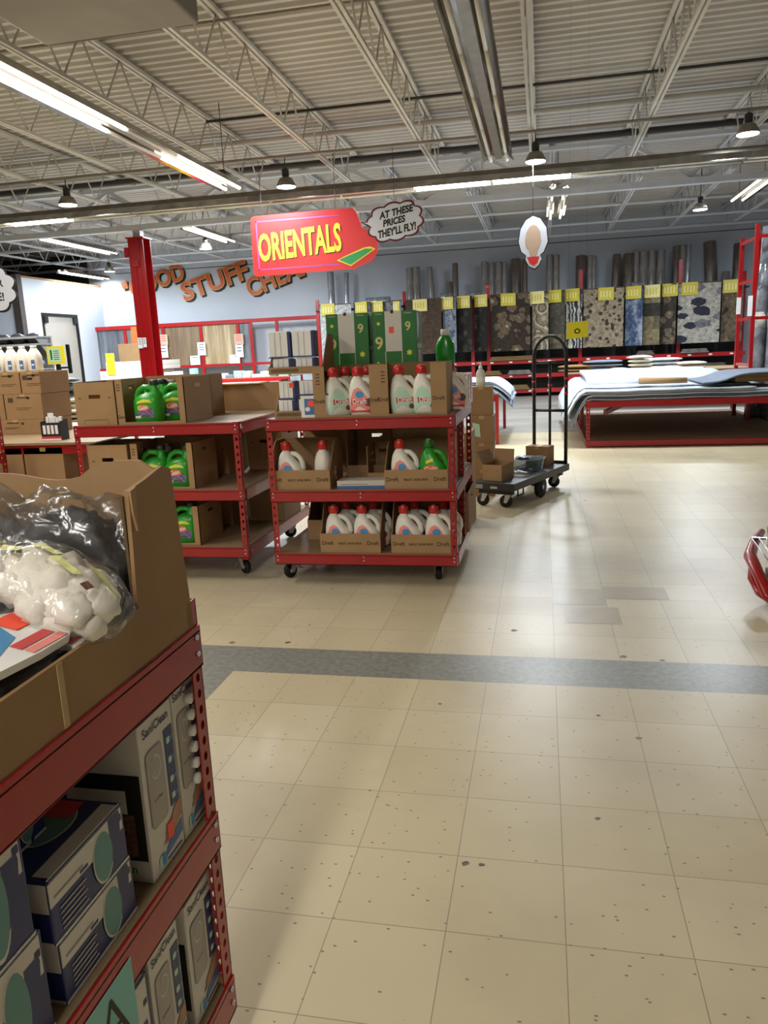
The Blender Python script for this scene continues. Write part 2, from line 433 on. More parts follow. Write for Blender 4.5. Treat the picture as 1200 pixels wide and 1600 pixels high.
# ---------------------------------------------------------------- steel roof structure
ZJ = 4.5; YG = 15.5
def joist_mesh(L, web='beam', zt=ZD-.03, zb=ZJ):
    t = M(); t.box((-.055, 0, zt-.045), (-.012, L, zt), web); t.box((.012, 0, zt-.045), (.055, L, zt), web)
    b = M(); b.box((-.045, .45, zb), (-.01, L-.9, zb+.04), web); b.box((.01, .45, zb), (.045, L-.9, zb+.04), web)
    w = M(); y = 0.05; k = 0
    pts = [(0, .05, zt-.03)]
    y = .55; up = False
    while y < L-.7:
        pts.append((0, y, zb+.02 if not up else zt-.03)); up = not up; y += .42
    pts.append((0, L-.05, zt-.03))
    for a, c in zip(pts, pts[1:]): w.tube([a, c], .012, web, n=6)
    return t, b, w
def joist(x, y0, L, label, group, web='beam'):
    r = thing('bar_joist', label, 'joist', (x, y0, 0), 0, group)
    t, b, w = joist_mesh(L, web)
    t.build('top_chord', r); b.build('bottom_chord', r); w.build('web', r)
    return r
NJ = {-5: 'fifth', -4: 'fourth', -3: 'third', -2: 'second', -1: 'first'}
xs = [-.15+1.63*k for k in range(-9, 5)]
j0 = None
for k, x in zip(range(-9, 5), xs):
    if k == 0: lb = 'near bay open web joist just right of the unlit mirrored tube row'
    elif k < 0: lb = 'near bay open web joist, %s to the left of the unlit tube row' % ORD[-k-1]
    else: lb = 'near bay open web joist, %s past the one beside the unlit tube row' % ORD[k-1]
    if j0 is None: j0 = joist(x, -2.5, YG+2.5, lb, 'open web joists of the near roof bay')
    else: dup(j0, (x, -2.5, 0), 0, lb)
j1 = None
for k, x in zip(range(-9, 5), [-.15+1.63*k+.35 for k in range(-9, 5)]):
    lb = 'pale open web joist of the far roof bay, %s from the left' % ORD[k+9]
    if j1 is None: j1 = joist(x, YG+.1, YB-YG-.15, lb, 'open web joists of the far roof bay', 'beam_w')
    else: dup(j1, (x, YG+.1, 0), 0, lb)
# the joists of the storage area behind the partition
j2 = None
for k in range(6):
    x = -16.6-1.9*k; lb = 'dim open web joist over the dark storage area, %s from the partition' % ORD[k]
    if j2 is None: j2 = joist(x, 13, YB-13-.05, lb, 'open web joists over the storage area')
    else: dup(j2, (x, 13, 0), 0, lb)
# truss girder across the room
g = thing('truss_girder', 'pale steel truss girder spanning the whole width above the red column', 'girder', (0, YG, 0))
M().box((-24, -.07, 4.98), (XR-.02, .07, 5.05), 'beam_w').build('top_chord', g)
M().box((-24, -.08, 4.19), (XR-.02, .08, 4.30), 'beam_w').build('bottom_chord', g)
w = M(); x = -23.2; up = False
while x < 6.4:
    a = (x, 0, 4.26 if not up else 5.0); c = (x+1.3, 0, 5.0 if not up else 4.26); w.bar(a, c, .07, .07, 'beam_w'); x += 1.3; up = not up
    if up: w.bar((x, 0, 4.3), (x, 0, 4.98), .04, .04, 'beam_w')
w.build('web', g)
# long steel truss seen at the left running away above the partition
g = thing('truss_girder', 'white steel truss running away toward the partition at the far left', 'girder', (-13.1, 8, 0))
M().box((-.05, 0, 4.15), (.05, 7.3, 4.24), 'beam_w').build('bottom_chord', g)
M().box((-.05, 0, 4.9), (.05, 7.3, 4.98), 'beam_w').build('top_chord', g)
w = M(); y = .1; up = False
while y < 6.9:
    w.bar((0, y, 4.2 if not up else 4.94), (0, y+.36, 4.94 if not up else 4.2), .035, .035, 'beam_w'); y += .36; up = not up
w.build('web', g)
# pipes and cables across the ceiling, and one bar for a shadow gap
for nm, lb, y, z, r, m, x0 in (
        ('sprinkler_pipe', 'thin brown cable pipe crossing the ceiling nearest the top of the photo', 8.5, 5.0, .018, 'pipe', -14),
        ('conduit', 'black cable crossing the ceiling beneath the grey deck', 11.8, 5.02, .022, 'pipe_d', -5),
        ('sprinkler_pipe', 'grey bridging pipe crossing just before the lit strip row', 11.95, 4.46, .024, 'pipe', -14),
        ('sprinkler_pipe', 'thick painted pipe high under the roof deck in front of the dark slot', 13.0, 5.0, .045, 'beam', -14),
        ('conduit', 'long black bar standing for a shadow gap crossing the roof just before the truss girder', 14.9, 5.02, .055, 'pipe_d', -20),  # black bar put in for the shadowed gap at the deck end
        ('sprinkler_pipe', 'pale pipe crossing behind the truss girder', 17.4, 4.62, .03, 'beam_w', -20),
        ('sprinkler_pipe', 'pale pipe crossing midway to the back wall', 19.2, 4.55, .04, 'beam_w', -20),
        ('sprinkler_pipe', 'pale pipe crossing near the back wall above the rugs', 21.4, 4.5, .035, 'beam_w', -20),
        ('sprinkler_pipe', 'thick pale pipe crossing closest to the back wall', 23.2, 4.48, .045, 'beam_w', -20),
        ('conduit', 'thin dark cable strung along the top of the back wall', 24.3, 4.42, .012, 'pipe_d', -14)):
    t = M(); t.tube([(x0, y, z), (XR-.05, y, z)], r, m, n=8); tag(t.build(nm), lb, 'pipe')

# ---------------------------------------------------------------- lights
def area(loc, sx, sy, power, color, rot=(0, 0, 0)):
    l = bpy.data.lights.new('lamp_light', 'AREA'); l.shape = 'RECTANGLE'; l.size = sx; l.size_y = sy; l.energy = power; l.color = color
    o = bpy.data.objects.new('lamp_light', l); COL.objects.link(o); o.location = loc; o.rotation_euler = rot; return o
def strip(label, loc, L, lit=(), along='y', color=WARM, power=None, cat='light fixture', group=None, name='fluorescent_fixture', mirror=False):
    """loc is the start of the row; lit = list of (start, end) lengths that carry glowing tubes"""
    t = thing(name, label, cat, loc, 0 if along == 'y' else -PI/2, group)
    h = M(); h.box((-.05, 0, .01), (.05, L, .07 if along == 'y' else .16), 'housing')
    h.build('housing', t)
    for sgn in (-1, 1):
        r = M()
        for x0, z0, x1, z1 in ((.02, .03, .11, .075), (.11, .075, .2, -.03)):
            r.add([(sgn*x0, 0, z0), (sgn*x1, 0, z1), (sgn*x1, L, z1), (sgn*x0, L, z0), (sgn*x0, 0, z0+.006), (sgn*x1, 0, z1+.006), (sgn*x1, L, z1+.006), (sgn*x0, L, z0+.006)],
                  [(0, 1, 2, 3), (4, 7, 6, 5), (0, 4, 5, 1), (2, 6, 7, 3), (1, 5, 6, 2)], 'reflector')
        r.build('reflector', t)
    def inlit(a): return any(s-.01 <= a < e for s, e in lit)
    y = 0.03
    while y < L-.3:
        ln = min(1.18, L-y-.02)
        for sgn in (-1, 1):
            tb = M(); tb.tube([(sgn*.11, y, -.012), (sgn*.11, y+ln, -.012)], .022, 'tube_on' if inlit(y) else 'tube_off', n=10); tb.build('tube', t)
        y += 1.22
    for yy in (.3, L-.3): hg = M(); hg.tube([(0, yy, .07), (0, yy, ZD-loc[2]-.04)], .006, 'pipe_d', n=6); hg.build('hanger', t)
    for s, e in lit:
        l = area((0, (s+e)/2, -.04), .34, e-s, (power or P_TUBE)*(e-s)/2.4, color); l.parent = t
    return t
FX = 4.0
strip('long mirrored tube row with two glowing stretches at the upper left', (-4.58, 2.2, FX), 9.4, [(0, 5.85), (7.0, 9.4)])
strip('long unlit mirrored tube row with chrome reflectors at the top centre', (-.58, 2.4, FX), 9.0, [])
strip('row of tube fittings crossing the room with one lit stretch above the red sign', (-14.2, 12.74, FX), 19.8, [(4.9, 6.1), (11.1, 13.5)], along='x')
# unseen tube rows added behind the viewer to give light
for i_, (x, y) in enumerate(((-4.58, -5), (-.58, -5.4))):
    strip('added lit tube row hanging unseen behind the viewer, %s from the left' % ORD[i_], (x, y, FX), 4.8, [(0, 4.8)], group='added tube rows outside the picture')
strip('lit far tube row running away at the left of centre toward the back wall', (-7.78, 16.8, 4.4), 2.75, [(0, 2.75)], color=COOL, power=560)
strip('lit far tube row running away above the hanging cut-out sign', (.305, 15.7, 4.38), 3.7, [(0, 1.2), (1.3, 3.7)], color=COOL, power=200)
strip('lit far tube row running away at the right edge', (4.17, 16.4, 4.38), 2.6, [(0, 2.6)], color=COOL, power=180)
strip('lit far tube row running away at the far left under the white truss', (-11.35, 16.7, 4.4), 3.0, [(0, 3.0)], color=COOL, power=560)
strip('lit tube row just above the top of the left partition', (-14.4, 21.9, 4.3), 2.45, [(0, 2.45)], color=COOL, power=100)

def bay(label, x, y, z, power, color=COOL):
    t = thing('high_bay_lamp', label, 'lamp', (x, y, z), 0, 'high bay lamps')
    r = M(); r.lathe([(.06, .16), (.1, .14), (.16, .02), (.155, .02), (.09, .13), (.0, .14)], 'housing', n=20); r.build('lamp_shade', t)
    b = M(); b.lathe([(.0, .015), (.14, .015), (.14, .03), (.0, .03)], 'bay_on', n=20); b.build('lens', t)
    h = M(); h.lathe([(.045, .16), (.055, .18), (.055, .27), (.03, .29)], 'char', n=12); h.tube([(0, 0, .29), (0, 0, (4.46 if y < 13 else ZD)-z)], .008, 'pipe_d', n=6); h.build('ballast', t)
    l = bpy.data.lights.new('bay_light', 'AREA'); l.shape = 'DISK'; l.size = .26; l.energy = power; l.color = color
    o = bpy.data.objects.new('bay_light', l); COL.objects.link(o); o.parent = t; o.location = (0, 0, .005)
for lb, x, y, z, pw_ in (
        ('small high bay lamp hanging left of the red column', -7.6, 11.95, 4.03, .45),
        ('glowing high bay lamp hanging above the red sign', -3.85, 11.95, 4.0, 1.0),
        ('glowing high bay lamp hanging above the cut-out sign', -.09, 11.95, 4.03, 1.0),
        ('high bay lamp at the upper right edge', 2.74, 11.95, 4.13, .5),
        ('glowing high bay lamp low over the rug wall at the right', 3.3, 18.2, 4.12, 1.0),
        ('high bay lamp above the orange wall letters', -8.1, 18.4, 4.12, 1.2),
        ('high bay lamp beside the top of the left partition', -12.4, 21.2, 4.1, 1.6)):
    bay(lb, x, y, z, P_BAY*pw_)

# ================================================================ RED RIVET CARTS
def perf(m, T, w, h, mname, pitch=.05, r=.0095, th=.003, z0=.03):
    """perforated strip in the local xz plane, x from 0 to w, thickness towards +y"""
    cells = int((h-2*z0)/pitch); z0 = (h-cells*pitch)/2
    def quad_ring(zc):
        hx = w/2; hy = pitch/2; n = 8
        oc = []
        for k in range(n):
            A = 2*PI*k/n; c, s_ = math.cos(A), math.sin(A); k_ = 1/max(abs(c)/hx, abs(s_)/hy)
            oc.append((c, s_))
        outer = [(hx, 0), (hx, hy), (0, hy), (-hx, hy), (-hx, 0), (-hx, -hy), (0, -hy), (hx, -hy)]
        inner = [(r*c*(1.0), r*s_*1.25) for c, s_ in oc]
        V = []
        for y in (0, th):
            V += [(w/2+a, y, zc+b) for a, b in outer]+[(w/2+a, y, zc+b) for a, b in inner]
        F = []
        for k in range(8):
            j = (k+1) % 8
            F.append((k, j, 8+j, 8+k)); F.append((16+k, 24+k, 24+j, 16+j)); F.append((8+k, 8+j, 24+j, 24+k))
        for k in (0, 7, 3, 4):
            j = (k+1) % 8; F.append((k, 16+k, 16+j, j))
        m.add(V, F, mname, False, T)
    for i in range(cells): quad_ring(z0+pitch*(i+.5))
    m.box((0, 0, 0), (w, th, z0), mname, T); m.box((0, 0, h-z0), (w, th, h), mname, T)

def post(parent, x, y, sx, sy, z0, z1, fl=.04, pitch=.05, r=.0095, m='red'):
    """angle post; sx, sy point from the corner towards the inside of the frame"""
    q = M()
    T1 = Matrix.Translation((x, y, z0)) @ Matrix.Diagonal((sx, sy, 1, 1))
    perf(q, T1, fl, z1-z0, m, pitch, r)
    T2 = Matrix.Translation((x, y, z0)) @ Matrix.Diagonal((sx, sy, 1, 1)) @ Matrix.Rotation(PI/2, 4, 'Z') @ Matrix.Diagonal((1, -1, 1, 1))
    perf(q, T2, fl, z1-z0, m, pitch, r)
    return q.build('post', parent)

def caster(parent, x, y, r=.05, top=.13, brake=False, ang=0.0):
    e = M(Tm((x, y, 0), rz=ang))
    e.box((-.045, -.04, top-.006), (.045, .04, top), 'zinc')
    for s in (-1, 1):
        e.add([(s*.022, -.03, top-.006), (s*.022, .03, top-.006), (s*.022, .045, r-.012), (s*.022, .015, r-.012),
               (s*.026, -.03, top-.006), (s*.026, .03, top-.006), (s*.026, .045, r-.012), (s*.026, .015, r-.012)],
              [(0, 1, 2, 3), (7, 6, 5, 4), (0, 4, 5, 1), (1, 5, 6, 2), (2, 6, 7, 3), (3, 7, 4, 0)], 'zinc')
    fk = e.build('caster', parent)
    w = M(Tm((x, y, 0), rz=ang) @ Tm((0, .03, r+.001), ry=PI/2))
    w.lathe([(.0, -.018), (r*.55, -.018), (r*.6, -.013), (r*.92, -.016), (r, -.01), (r, .01), (r*.92, .016), (r*.6, .013), (r*.55, .018), (0, .018)], 'rubber', n=24)
    w.lathe([(0, -.02), (r*.3, -.02), (r*.3, .02), (0, .02)], 'zinc', n=12)
    w.build('wheel', fk)
    if brake:
        b = M(Tm((x, y, 0), rz=ang)); b.bar((0, -.03, r+.03), (0, -.075, r-.005), .035, .006, 'zinc'); b.bar((0, -.06, r+.02), (.03, -.07, r-.01), .012, .006, 'zinc'); b.build('brake', fk)

def rack_cart(name, label, loc, W, D, levels, top, group=None, casters=(), extra=(), bh=.078, pitch=.05, hr=.0095, rotz=0, mid_rivets=True, low=.14, shelf_m='mdf', cat='cart', fl=.04):
    """x to the right along the front, y to the back; front outer face at y = 0"""
    t = thing(name, label, cat, loc, rotz, group)
    for x, y, sx, sy in ((0, 0, 1, 1), (W, 0, -1, 1), (0, D, 1, -1), (W, D, -1, -1)): post(t, x, y, sx, sy, low, top, fl, pitch, hr)
    for x, y, sx, sy in extra: post(t, x, y, sx, sy, low, top, fl, pitch, hr)
    for z in levels:
        for y, s in ((-.004, 1), (D+.004, -1)):
            b = M(); b.box((.0, y, z-bh), (W, y+s*.004, z-.003), 'red')
            b.box((.0, y, z-.016), (W, y+s*.03, z-.013), 'red'); b.box((0, y, z-bh), (W, y+s*.012, z-bh+.004), 'red')
            for xx in (.012, W-.012)+((W/2-.001,) if mid_rivets else ()):
                for dz in (.022, bh-.03):
                    b.lathe([(.0, 0), (.006, .0), (.005, .003), (0, .004)], 'zinc', n=10, T=Tm((xx+(.008 if xx < .1 else (-.008 if xx > W-.1 else 0)), y-(.001*s), z-.012-dz+.012), rx=PI/2 if s > 0 else -PI/2))
            b.build('beam', t)
        for x, s in ((-.004, 1), (W+.004, -1)):
            b = M(); b.box((x, .045, z-bh), (x+s*.004, D-.045, z-.003), 'red'); b.box((x, .045, z-.016), (x+s*.03, D-.045, z-.013), 'red')
            for yy in (.055, D-.055): b.lathe([(.0, 0), (.006, .0), (.005, .003), (0, .004)], 'zinc', n=10, T=Tm((x-(.001*s), yy, z-bh/2), ry=-PI/2 if s > 0 else PI/2))
            b.build('beam', t)
        s_ = M(); s_.box((.004, .0005, z-.012), (W-.004, D-.0005, z), shelf_m); s_.build('shelf', t)
    for x, y, br, a in casters: caster(t, x, y, brake=br, ang=a)
    return t

C1 = Vector((-1.725, 4.6, 0)); C1W = 1.205
cart1 = rack_cart('shelf_cart', 'red three shelf cart in the middle loaded with white red-capped jugs', C1, C1W, 1.14, (1.09, .632, .215), 1.092, 'red shelf carts',
          casters=((.06, .18, True, 2.6), (C1W-.14, .14, False, .3), (.1, 1.0, False, 1), (C1W-.1, 1.0, False, 2)), extra=((C1W, .50, -1, 1), (C1W, .58, -1, -1)))
C2 = Vector((-3.12, 4.65, 0)); C2W = 1.19
cart2 = rack_cart('shelf_cart', 'red three shelf cart left of centre holding green jugs and open cartons', C2, C2W, 1.4, (1.075, .632, .24), 1.077, 'red shelf carts',
          casters=((.1, .2, False, 1.2), (C2W-.13, .2, True, -2.2), (.1, 1.25, False, 1), (C2W-.1, 1.25, False, 2)), low=.15)
NX = -.65
near = rack_cart('shelf_cart', 'nearest red shelf cart at the left edge with a big open carton on top', (NX, .0, 0), 1.285, .62, (.985, .585, .195), 1.035, 'red shelf carts',
          casters=((.1, .1, False, 1.2), (1.18, .1, False, 0), (.1, .5, False, 1), (1.18, .5, False, 2)), rotz=PI/2, pitch=.033, hr=.0078, low=.10, mid_rivets=False, bh=.085)
# seen at the left edge, mostly hidden
cart4 = rack_cart('shelf_cart', 'red shelf cart cut off at the left edge behind the big open carton', (-4.94, 4.05, 0), .95, 1.0, (.86, .45, .2), 1.15, 'red shelf carts',
          casters=((.1, .2, False, 1.2), (.8, .2, False, 2.4), (.1, .85, False, 1), (.8, .85, False, 2)))

# ================================================================ JUGS
def srect(cx, cy, z, rx, ry, n=28, p=3.0):
    out = []
    for k in range(n):
        A = 2*PI*k/n; c, s_ = math.cos(A), math.sin(A)
        R = (abs(c)**p+abs(s_)**p)**(-1/p)
        out.append((cx+rx*c*R, cy+ry*s_*R, z))
    return out
def interp(prof, z):
    for a, b in zip(prof, prof[1:]):
        if a[0] <= z <= b[0]:
            t = (z-a[0])/max(1e-6, b[0]-a[0]); return [a[i]+(b[i]-a[i])*t for i in range(1, 4)]
    return prof[-1][1:4] if z > prof[-1][0] else prof[0][1:4]
def front(prof, off=.0015, p=3.0, side=-1):
    def fn(v):
        cx, rx, ry = interp(prof, v.z); u = max(-.999, min(.999, (v.x-cx)/rx))
        return Vector((v.x, side*(ry*(1-abs(u)**p)**(1/p)+off), v.z))
    return fn
def blob_decal(m, pts, mname, fn, cx=None, cz=None, rings=5):
    cx = sum(p[0] for p in pts)/len(pts) if cx is None else cx; cz = sum(p[1] for p in pts)/len(pts) if cz is None else cz
    n = len(pts); V = []; F = []
    for k in range(rings, 0, -1):
        f = k/rings; V += [fn(Vector((cx+(x-cx)*f, 0, cz+(z-cz)*f))) for x, z in pts]
    V.append(fn(Vector((cx, 0, cz))))
    for r_ in range(rings-1):
        for j in range(n): F.append((r_*n+j, r_*n+(j+1) % n, (r_+1)*n+(j+1) % n, (r_+1)*n+j))
    for j in range(n): F.append(((rings-1)*n+j, (rings-1)*n+(j+1) % n, rings*n))
    m.add(V, F, mname)

def jug(label, loc, rotz=0, kind='pink', group=None, name='detergent_jug'):
    """side-handled laundry jug, 0.29 tall"""
    t = thing(name, label, 'detergent jug', loc, rotz, group)
    green = kind == 'green'; bm_ = 'green_pl' if green else 'white_pl'
    P = [(0, 0, .070, .048), (.008, 0, .080, .055), (.06, 0, .086, .058), (.12, -.002, .085, .057), (.15, -.012, .072, .055), (.175, -.022, .058, .05), (.20, -.028, .047, .044), (.222, -.03, .036, .036), (.236, -.03, .024, .024), (.25, -.03, .022, .022)]
    b = M(); b.loft([srect(cx, 0, z, rx, ry, p=2.8) for z, cx, rx, ry in P], bm_)
    b.tube([(-.012, 0, .212), (.01, 0, .222), (.035, 0, .218), (.06, 0, .196), (.076, 0, .165), (.08, 0, .13), (.07, 0, .095)], [.016, .017, .0175, .0175, .017, .017, .016], bm_, n=12)
    fn = front(P)
    if green:
        blob_decal(b, [(-.045, .165), (.0, .185), (.005, .165), (-.04, .148)], 'lbl_yel', fn)
        blob_decal(b, [(x-.012, z+.115) for x, z in ell(.05, .026)], 'lbl_org', fn)
        b.text('Gain', .045, 'white', F_my(-.012, 0, .115, .12), off=.02, proj=front(P, .003))
        blob_decal(b, [(-.07, .03), (.06, .03), (.06, .08), (.0, .095), (-.07, .07)], 'lbl_purp', fn)
    else:
        pink = 'pink' if kind == 'pink' else ('lbl_mint' if kind == 'mint' else 'pink')
        blob_decal(b, [(-.072, .012), (.06, .012), (.066, .06), (.04, .11), (.006, .16), (-.02, .175), (-.046, .16), (-.066, .11), (-.076, .05)], pink, fn)
        fn2 = front(P, .0026)
        if kind == 'mint':
            blob_decal(b, [(-.05, .07), (.06, .07), (.06, .105), (-.05, .105)], 'lbl_red', fn2); b.text('Dreft', .042, 'white', F_my(.004, 0, .088), off=.02, proj=front(P, .0035))
            blob_decal(b, [(x+.045, z+.05) for x, z in ell(.018, .016)], 'brown_berry', fn2)
        else:
            blob_decal(b, [(x-.008, z+.13) for x, z in ell(.026, .022)], 'lbl_blue', fn2)
            blob_decal(b, [(-.066, .068), (.045, .068), (.05, .105), (-.06, .105)], 'lbl_red', fn2); b.text('Dreft', .042, 'white', F_my(-.01, 0, .087), off=.02, proj=front(P, .0035))
            blob_decal(b, [(x+.045, z+.08) for x, z in ell(.024, .024)], 'brown_berry', fn2)
            blob_decal(b, [(-.07, .018), (.055, .018), (.058, .036), (-.072, .036)], 'lbl_red', fn2)
    b.build('bottle_body', t)
    c = M(); cm = 'cap_red' if not green else 'green_dk'
    c.lathe([(.026, .243), (.032, .246), (.033, .262), (.031, .292), (.0295, .294), (.0285, .270), (.0, .268)], cm, n=24, c=(-.03, 0, 0))
    c.lathe([(.0, .30), (.014, .30), (.017, .29), (.018, .268), (0, .268)], 'cap_red_in' if not green else 'cap_grey', n=16, c=(-.03, 0, 0))
    c.build('cap', t)
    return t

def gallon(label, loc, rotz=0, group=None):
    """big green jug with a top handle"""
    t = thing('detergent_jug', label, 'detergent jug', loc, rotz, group)
    P = [(0, 0, .088, .06), (.008, 0, .098, .068), (.08, 0, .100, .07), (.14, 0, .098, .068), (.165, .006, .09, .064), (.185, .02, .07, .05), (.2, .038, .045, .036)]
    b = M(); b.loft([srect(cx, 0, z, rx, ry, p=3) for z, cx, rx, ry in P], 'green_pl')
    b.loft([srect(.055, 0, z, r, r, n=20, p=2) for z, r in ((.17, .05), (.2, .038), (.225, .028), (.26, .026))], 'green_pl')
    b.tube([(-.082, 0, .13), (-.08, 0, .175), (-.06, 0, .215), (-.025, 0, .235), (.015, 0, .232), (.045, 0, .215)], [.02, .019, .018, .018, .019, .02], 'green_pl', n=12)
    fn = front(P)
    blob_decal(b, [(-.05, .142), (.0, .158), (.045, .148), (.06, .132), (-.055, .126)], 'lbl_yel', fn)
    blob_decal(b, [(-.07, .028), (.062, .026), (.068, .075), (.045, .1), (-.02, .085), (-.075, .06)], 'lbl_purp', fn)
    blob_decal(b, [(x-.008, z+.1) for x, z in ell(.044, .022)], 'lbl_org', front(P, .0026))
    b.text('Gain', .04, 'white', F_my(-.008, 0, .1, .15), off=.02, proj=front(P, .004))
    blob_decal(b, [(-.075, .03), (-.03, .03), (-.03, .05), (-.075, .045)], 'white', front(P, .0026))
    b.build('bottle_body', t)
    c = M(); c.lathe([(.03, .248), (.033, .25), (.032, .275), (.028, .28), (0, .28)], 'cap_blk', n=20, c=(.055, 0, 0)); c.build('cap', t)
    return t

# ================================================================ CARTONS
TH = .005
def tray(label, loc, w, d, hb, hl, rotz=0, group=None, txt=('Dreft', '80037 3438 90W', 'Dreft'), name='cardboard_tray', slope=.45, m='card', dark=False, cat='cardboard tray'):
    """display tray: low front lip, sides that rise to a tall back; origin front-left bottom corner"""
    t = thing(name, label, cat, loc, rotz, group)
    b = M(); b.box((0, 0, 0), (w, d, TH), m); b.box((0, d-TH, TH), (w, d, hb), m)
    for x in (0, w-TH):
        pts = [(0, TH), (d-TH, TH), (d-TH, hb), (d*slope+.02, hb), (d*slope-.02, hb-.03), (.03, hl+.02), (.0, hl)]
        b.add([(x, p[0], p[1]) for p in pts]+[(x+TH, p[0], p[1]) for p in pts],
              [list(range(7)), list(range(13, 6, -1))]+[(i, i+7, (i+1) % 7+7, (i+1) % 7) for i in range(7)], m)
    b.build('tray_body', t)
    l = M(); l.box((0, -.001, 0), (w, TH, hl), 'card2')
    if txt and txt[0]:
        l.text(txt[0], .036, 'card_ink', F_my(.05, -.0025, hl*.5), off=.01)
        l.text(txt[1], .022, 'card_ink', F_my(w*.5, -.0025, hl*.48), off=.01)
        l.text(txt[2], .036, 'card_ink', F_my(w-.05, -.0025, hl*.5), off=.01)
    l.build('front_lip', t)
    return t

def slot_panel(b, x0, x1, z0, z1, y, th, m, slot=None, T=None):
    """upright panel in the xz plane; slot = (cx, cz, w, h) is a real hand hole"""
    if not slot: b.box((x0, y, z0), (x1, y+th, z1), m, T); return
    cx, cz, w, h = slot
    b.box((x0, y, z0), (cx-w/2, y+th, z1), m, T); b.box((cx+w/2, y, z0), (x1, y+th, z1), m, T)
    b.box((cx-w/2, y, z0), (cx+w/2, y+th, cz-h/2), m, T); b.box((cx-w/2, y, cz+h/2), (cx+w/2, y+th, z1), m, T)

def carton(label, loc, w, d, h, rotz=0, group=None, front='slot', side_slot=True, top='open', m='card', name='carton', cat='carton', ink=True, lid=None):
    """hollow carton; front in ('slot', 'window', 'plain', 'low'); origin front-left bottom"""
    t = thing(name, label, cat, loc, rotz, group)
    b = M()
    b.box((TH, TH, 0), (w-TH, d-TH, TH), m)
    slot_panel(b, 0, w, 0, h, d-TH, TH, m, (w/2, h-.06, .08, .024) if side_slot else None)
    R = Matrix.Rotation(PI/2, 4, 'Z')
    for x in (TH, w):
        slot_panel(b, 0, d, 0, h, 0, TH, m, (d/2, h-.06, .08, .024) if side_slot else None, Matrix.Translation((x, 0, 0)) @ R)
    if top == 'closed':
        b.box((TH, TH, h-TH), (w-TH, d-TH, h), m); b.box((w/2-.025, -.0005, h), (w/2+.025, d, h+.0006), 'tape')
    b.build('carton_body', t)
    f = M()
    if front == 'slot':
        slot_panel(f, TH, w-TH, 0, h-.004, 0, TH, 'card2', (w*.5, h*.66, .085, .026))
        f.box((w*.18, -.001, .035), (w*.78, 0, .037), 'card_ink'); f.box((w*.18, -.001, .0), (w*.182, 0, .036), 'card_ink'); f.box((w*.78, -.001, .0), (w*.782, 0, .036), 'card_ink')
    elif front == 'window':
        f.box((0, 0, 0), (.055, TH, h), 'card2'); f.box((w-.045, 0, 0), (w, TH, h), 'card2'); f.box((.055, 0, 0), (w-.045, TH, .014), 'card2')
        for k in range(3): f.box((.015, -.001, h-.04-k*.018), (.04, 0, h-.034-k*.018), 'card_ink')
        f.text('Gain', .03, 'card_ink', F_my(.03, -.0015, .05), off=.01)
    elif front == 'plain':
        f.box((TH, 0, 0), (w-TH, TH, h), 'card2')
    elif front == 'low':
        f.box((TH, 0, 0), (w-TH, TH, h*.3), 'card2')
    if ink and front != 'window':
        f.box((w-.05, -.001, h*.62), (w-.03, 0, h*.64), 'card_ink'); f.box((.03, -.001, h*.62), (.05, 0, h*.64), 'card_ink')
    f.build('front_panel', t)
    if lid:
        for k, (fx, a) in enumerate(lid):
            l = M(); 
            if fx == 'l': l.box((0, 0, 0), (TH, d, .13), m, T=Tm((0, 0, h), ry=-a))
            if fx == 'r': l.box((-TH, 0, 0), (0, d, .13), m, T=Tm((w, 0, h), ry=a))
            if fx == 'f': l.box((0, 0, 0), (w, TH, .12), m, T=Tm((0, 0, h), rx=a))
            if fx == 'b': l.box((0, -TH, 0), (w, 0, .12), m, T=Tm((0, d, h), rx=-a))
            l.build('flap', t)
    return t
def closed_box(label, loc, w, d, h, rotz=0, group=None, m='card', name='carton', ink=(), cat='carton', side=None, slot=False):
    t = thing(name, label, cat, loc, rotz, group); b = M()
    b.box((0, 0, 0), (w, d, h), m, bev=.003)
    b.box((w/2-.025, -.0008, h-.03), (w/2+.025, d+.0008, h+.0008), 'tape')
    for x, z, ww, hh in ink: b.box((x, -.001, z), (x+ww, .0, z+hh), 'card_ink')
    if slot: b.flat(rr(.05, .018, .008), 'hole', F_my(w*.5, -.001, h-.06))  # dark patch painted as a shaded hand slot, nothing is cut
    if side: side(b)
    b.build('carton_body', t); return t

# ---------------------------------------------------------------- centre cart, top shelf
z1 = 1.091
GT = 'white jugs in the display cartons on the centre cart'
def disp(label, x, w, h=.315, d=.34, y=4.62, a=.062, c=.095):
    t = thing('display_carton', label, 'display carton', (x, y, z1)); b = M()
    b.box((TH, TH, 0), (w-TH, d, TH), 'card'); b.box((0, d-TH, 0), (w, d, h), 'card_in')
    for xx in (0, w-TH):
        b.box((xx, TH, 0), (xx+TH, d-TH, h), 'card')
    b.build('carton_body', t)
    f = M(); f.box((0, 0, 0), (a, TH, h), 'card2'); f.box((w-c, 0, 0), (w, TH, h), 'card2'); f.box((a, 0, 0), (w-c, TH, .012), 'card2')
    for k in range(4): f.box((.02, -.001, h-.05-k*.02), (.045, 0, h-.044-k*.02), 'card_ink')
    f.text('Dreft', .034, 'card_ink', F_my(w-c/2, -.0015, .1), off=.008); f.text('Dreft', .034, 'card_ink', F_my(.035, -.0015, .1), off=.008)
    f.build('front_panel', t)
    return t
disp('open display carton with two pink-label jugs on the centre cart top', -1.40, .415, a=.075, c=.055)
disp('open display carton with green-label jugs at the right of the centre cart top', -.985, .42)
jug('white jug turned sideways in the left carton on the centre cart top', (-1.262, 4.70, z1+TH), .55, 'mint', GT)
jug('white pink-label jug facing forward in the left carton on the centre cart top', (-1.1, 4.69, z1+TH), 0, 'pink', GT)
jug('white jug half hidden behind the sideways jug in the left carton', (-1.225, 4.86, z1+TH), .7, 'pink', GT)
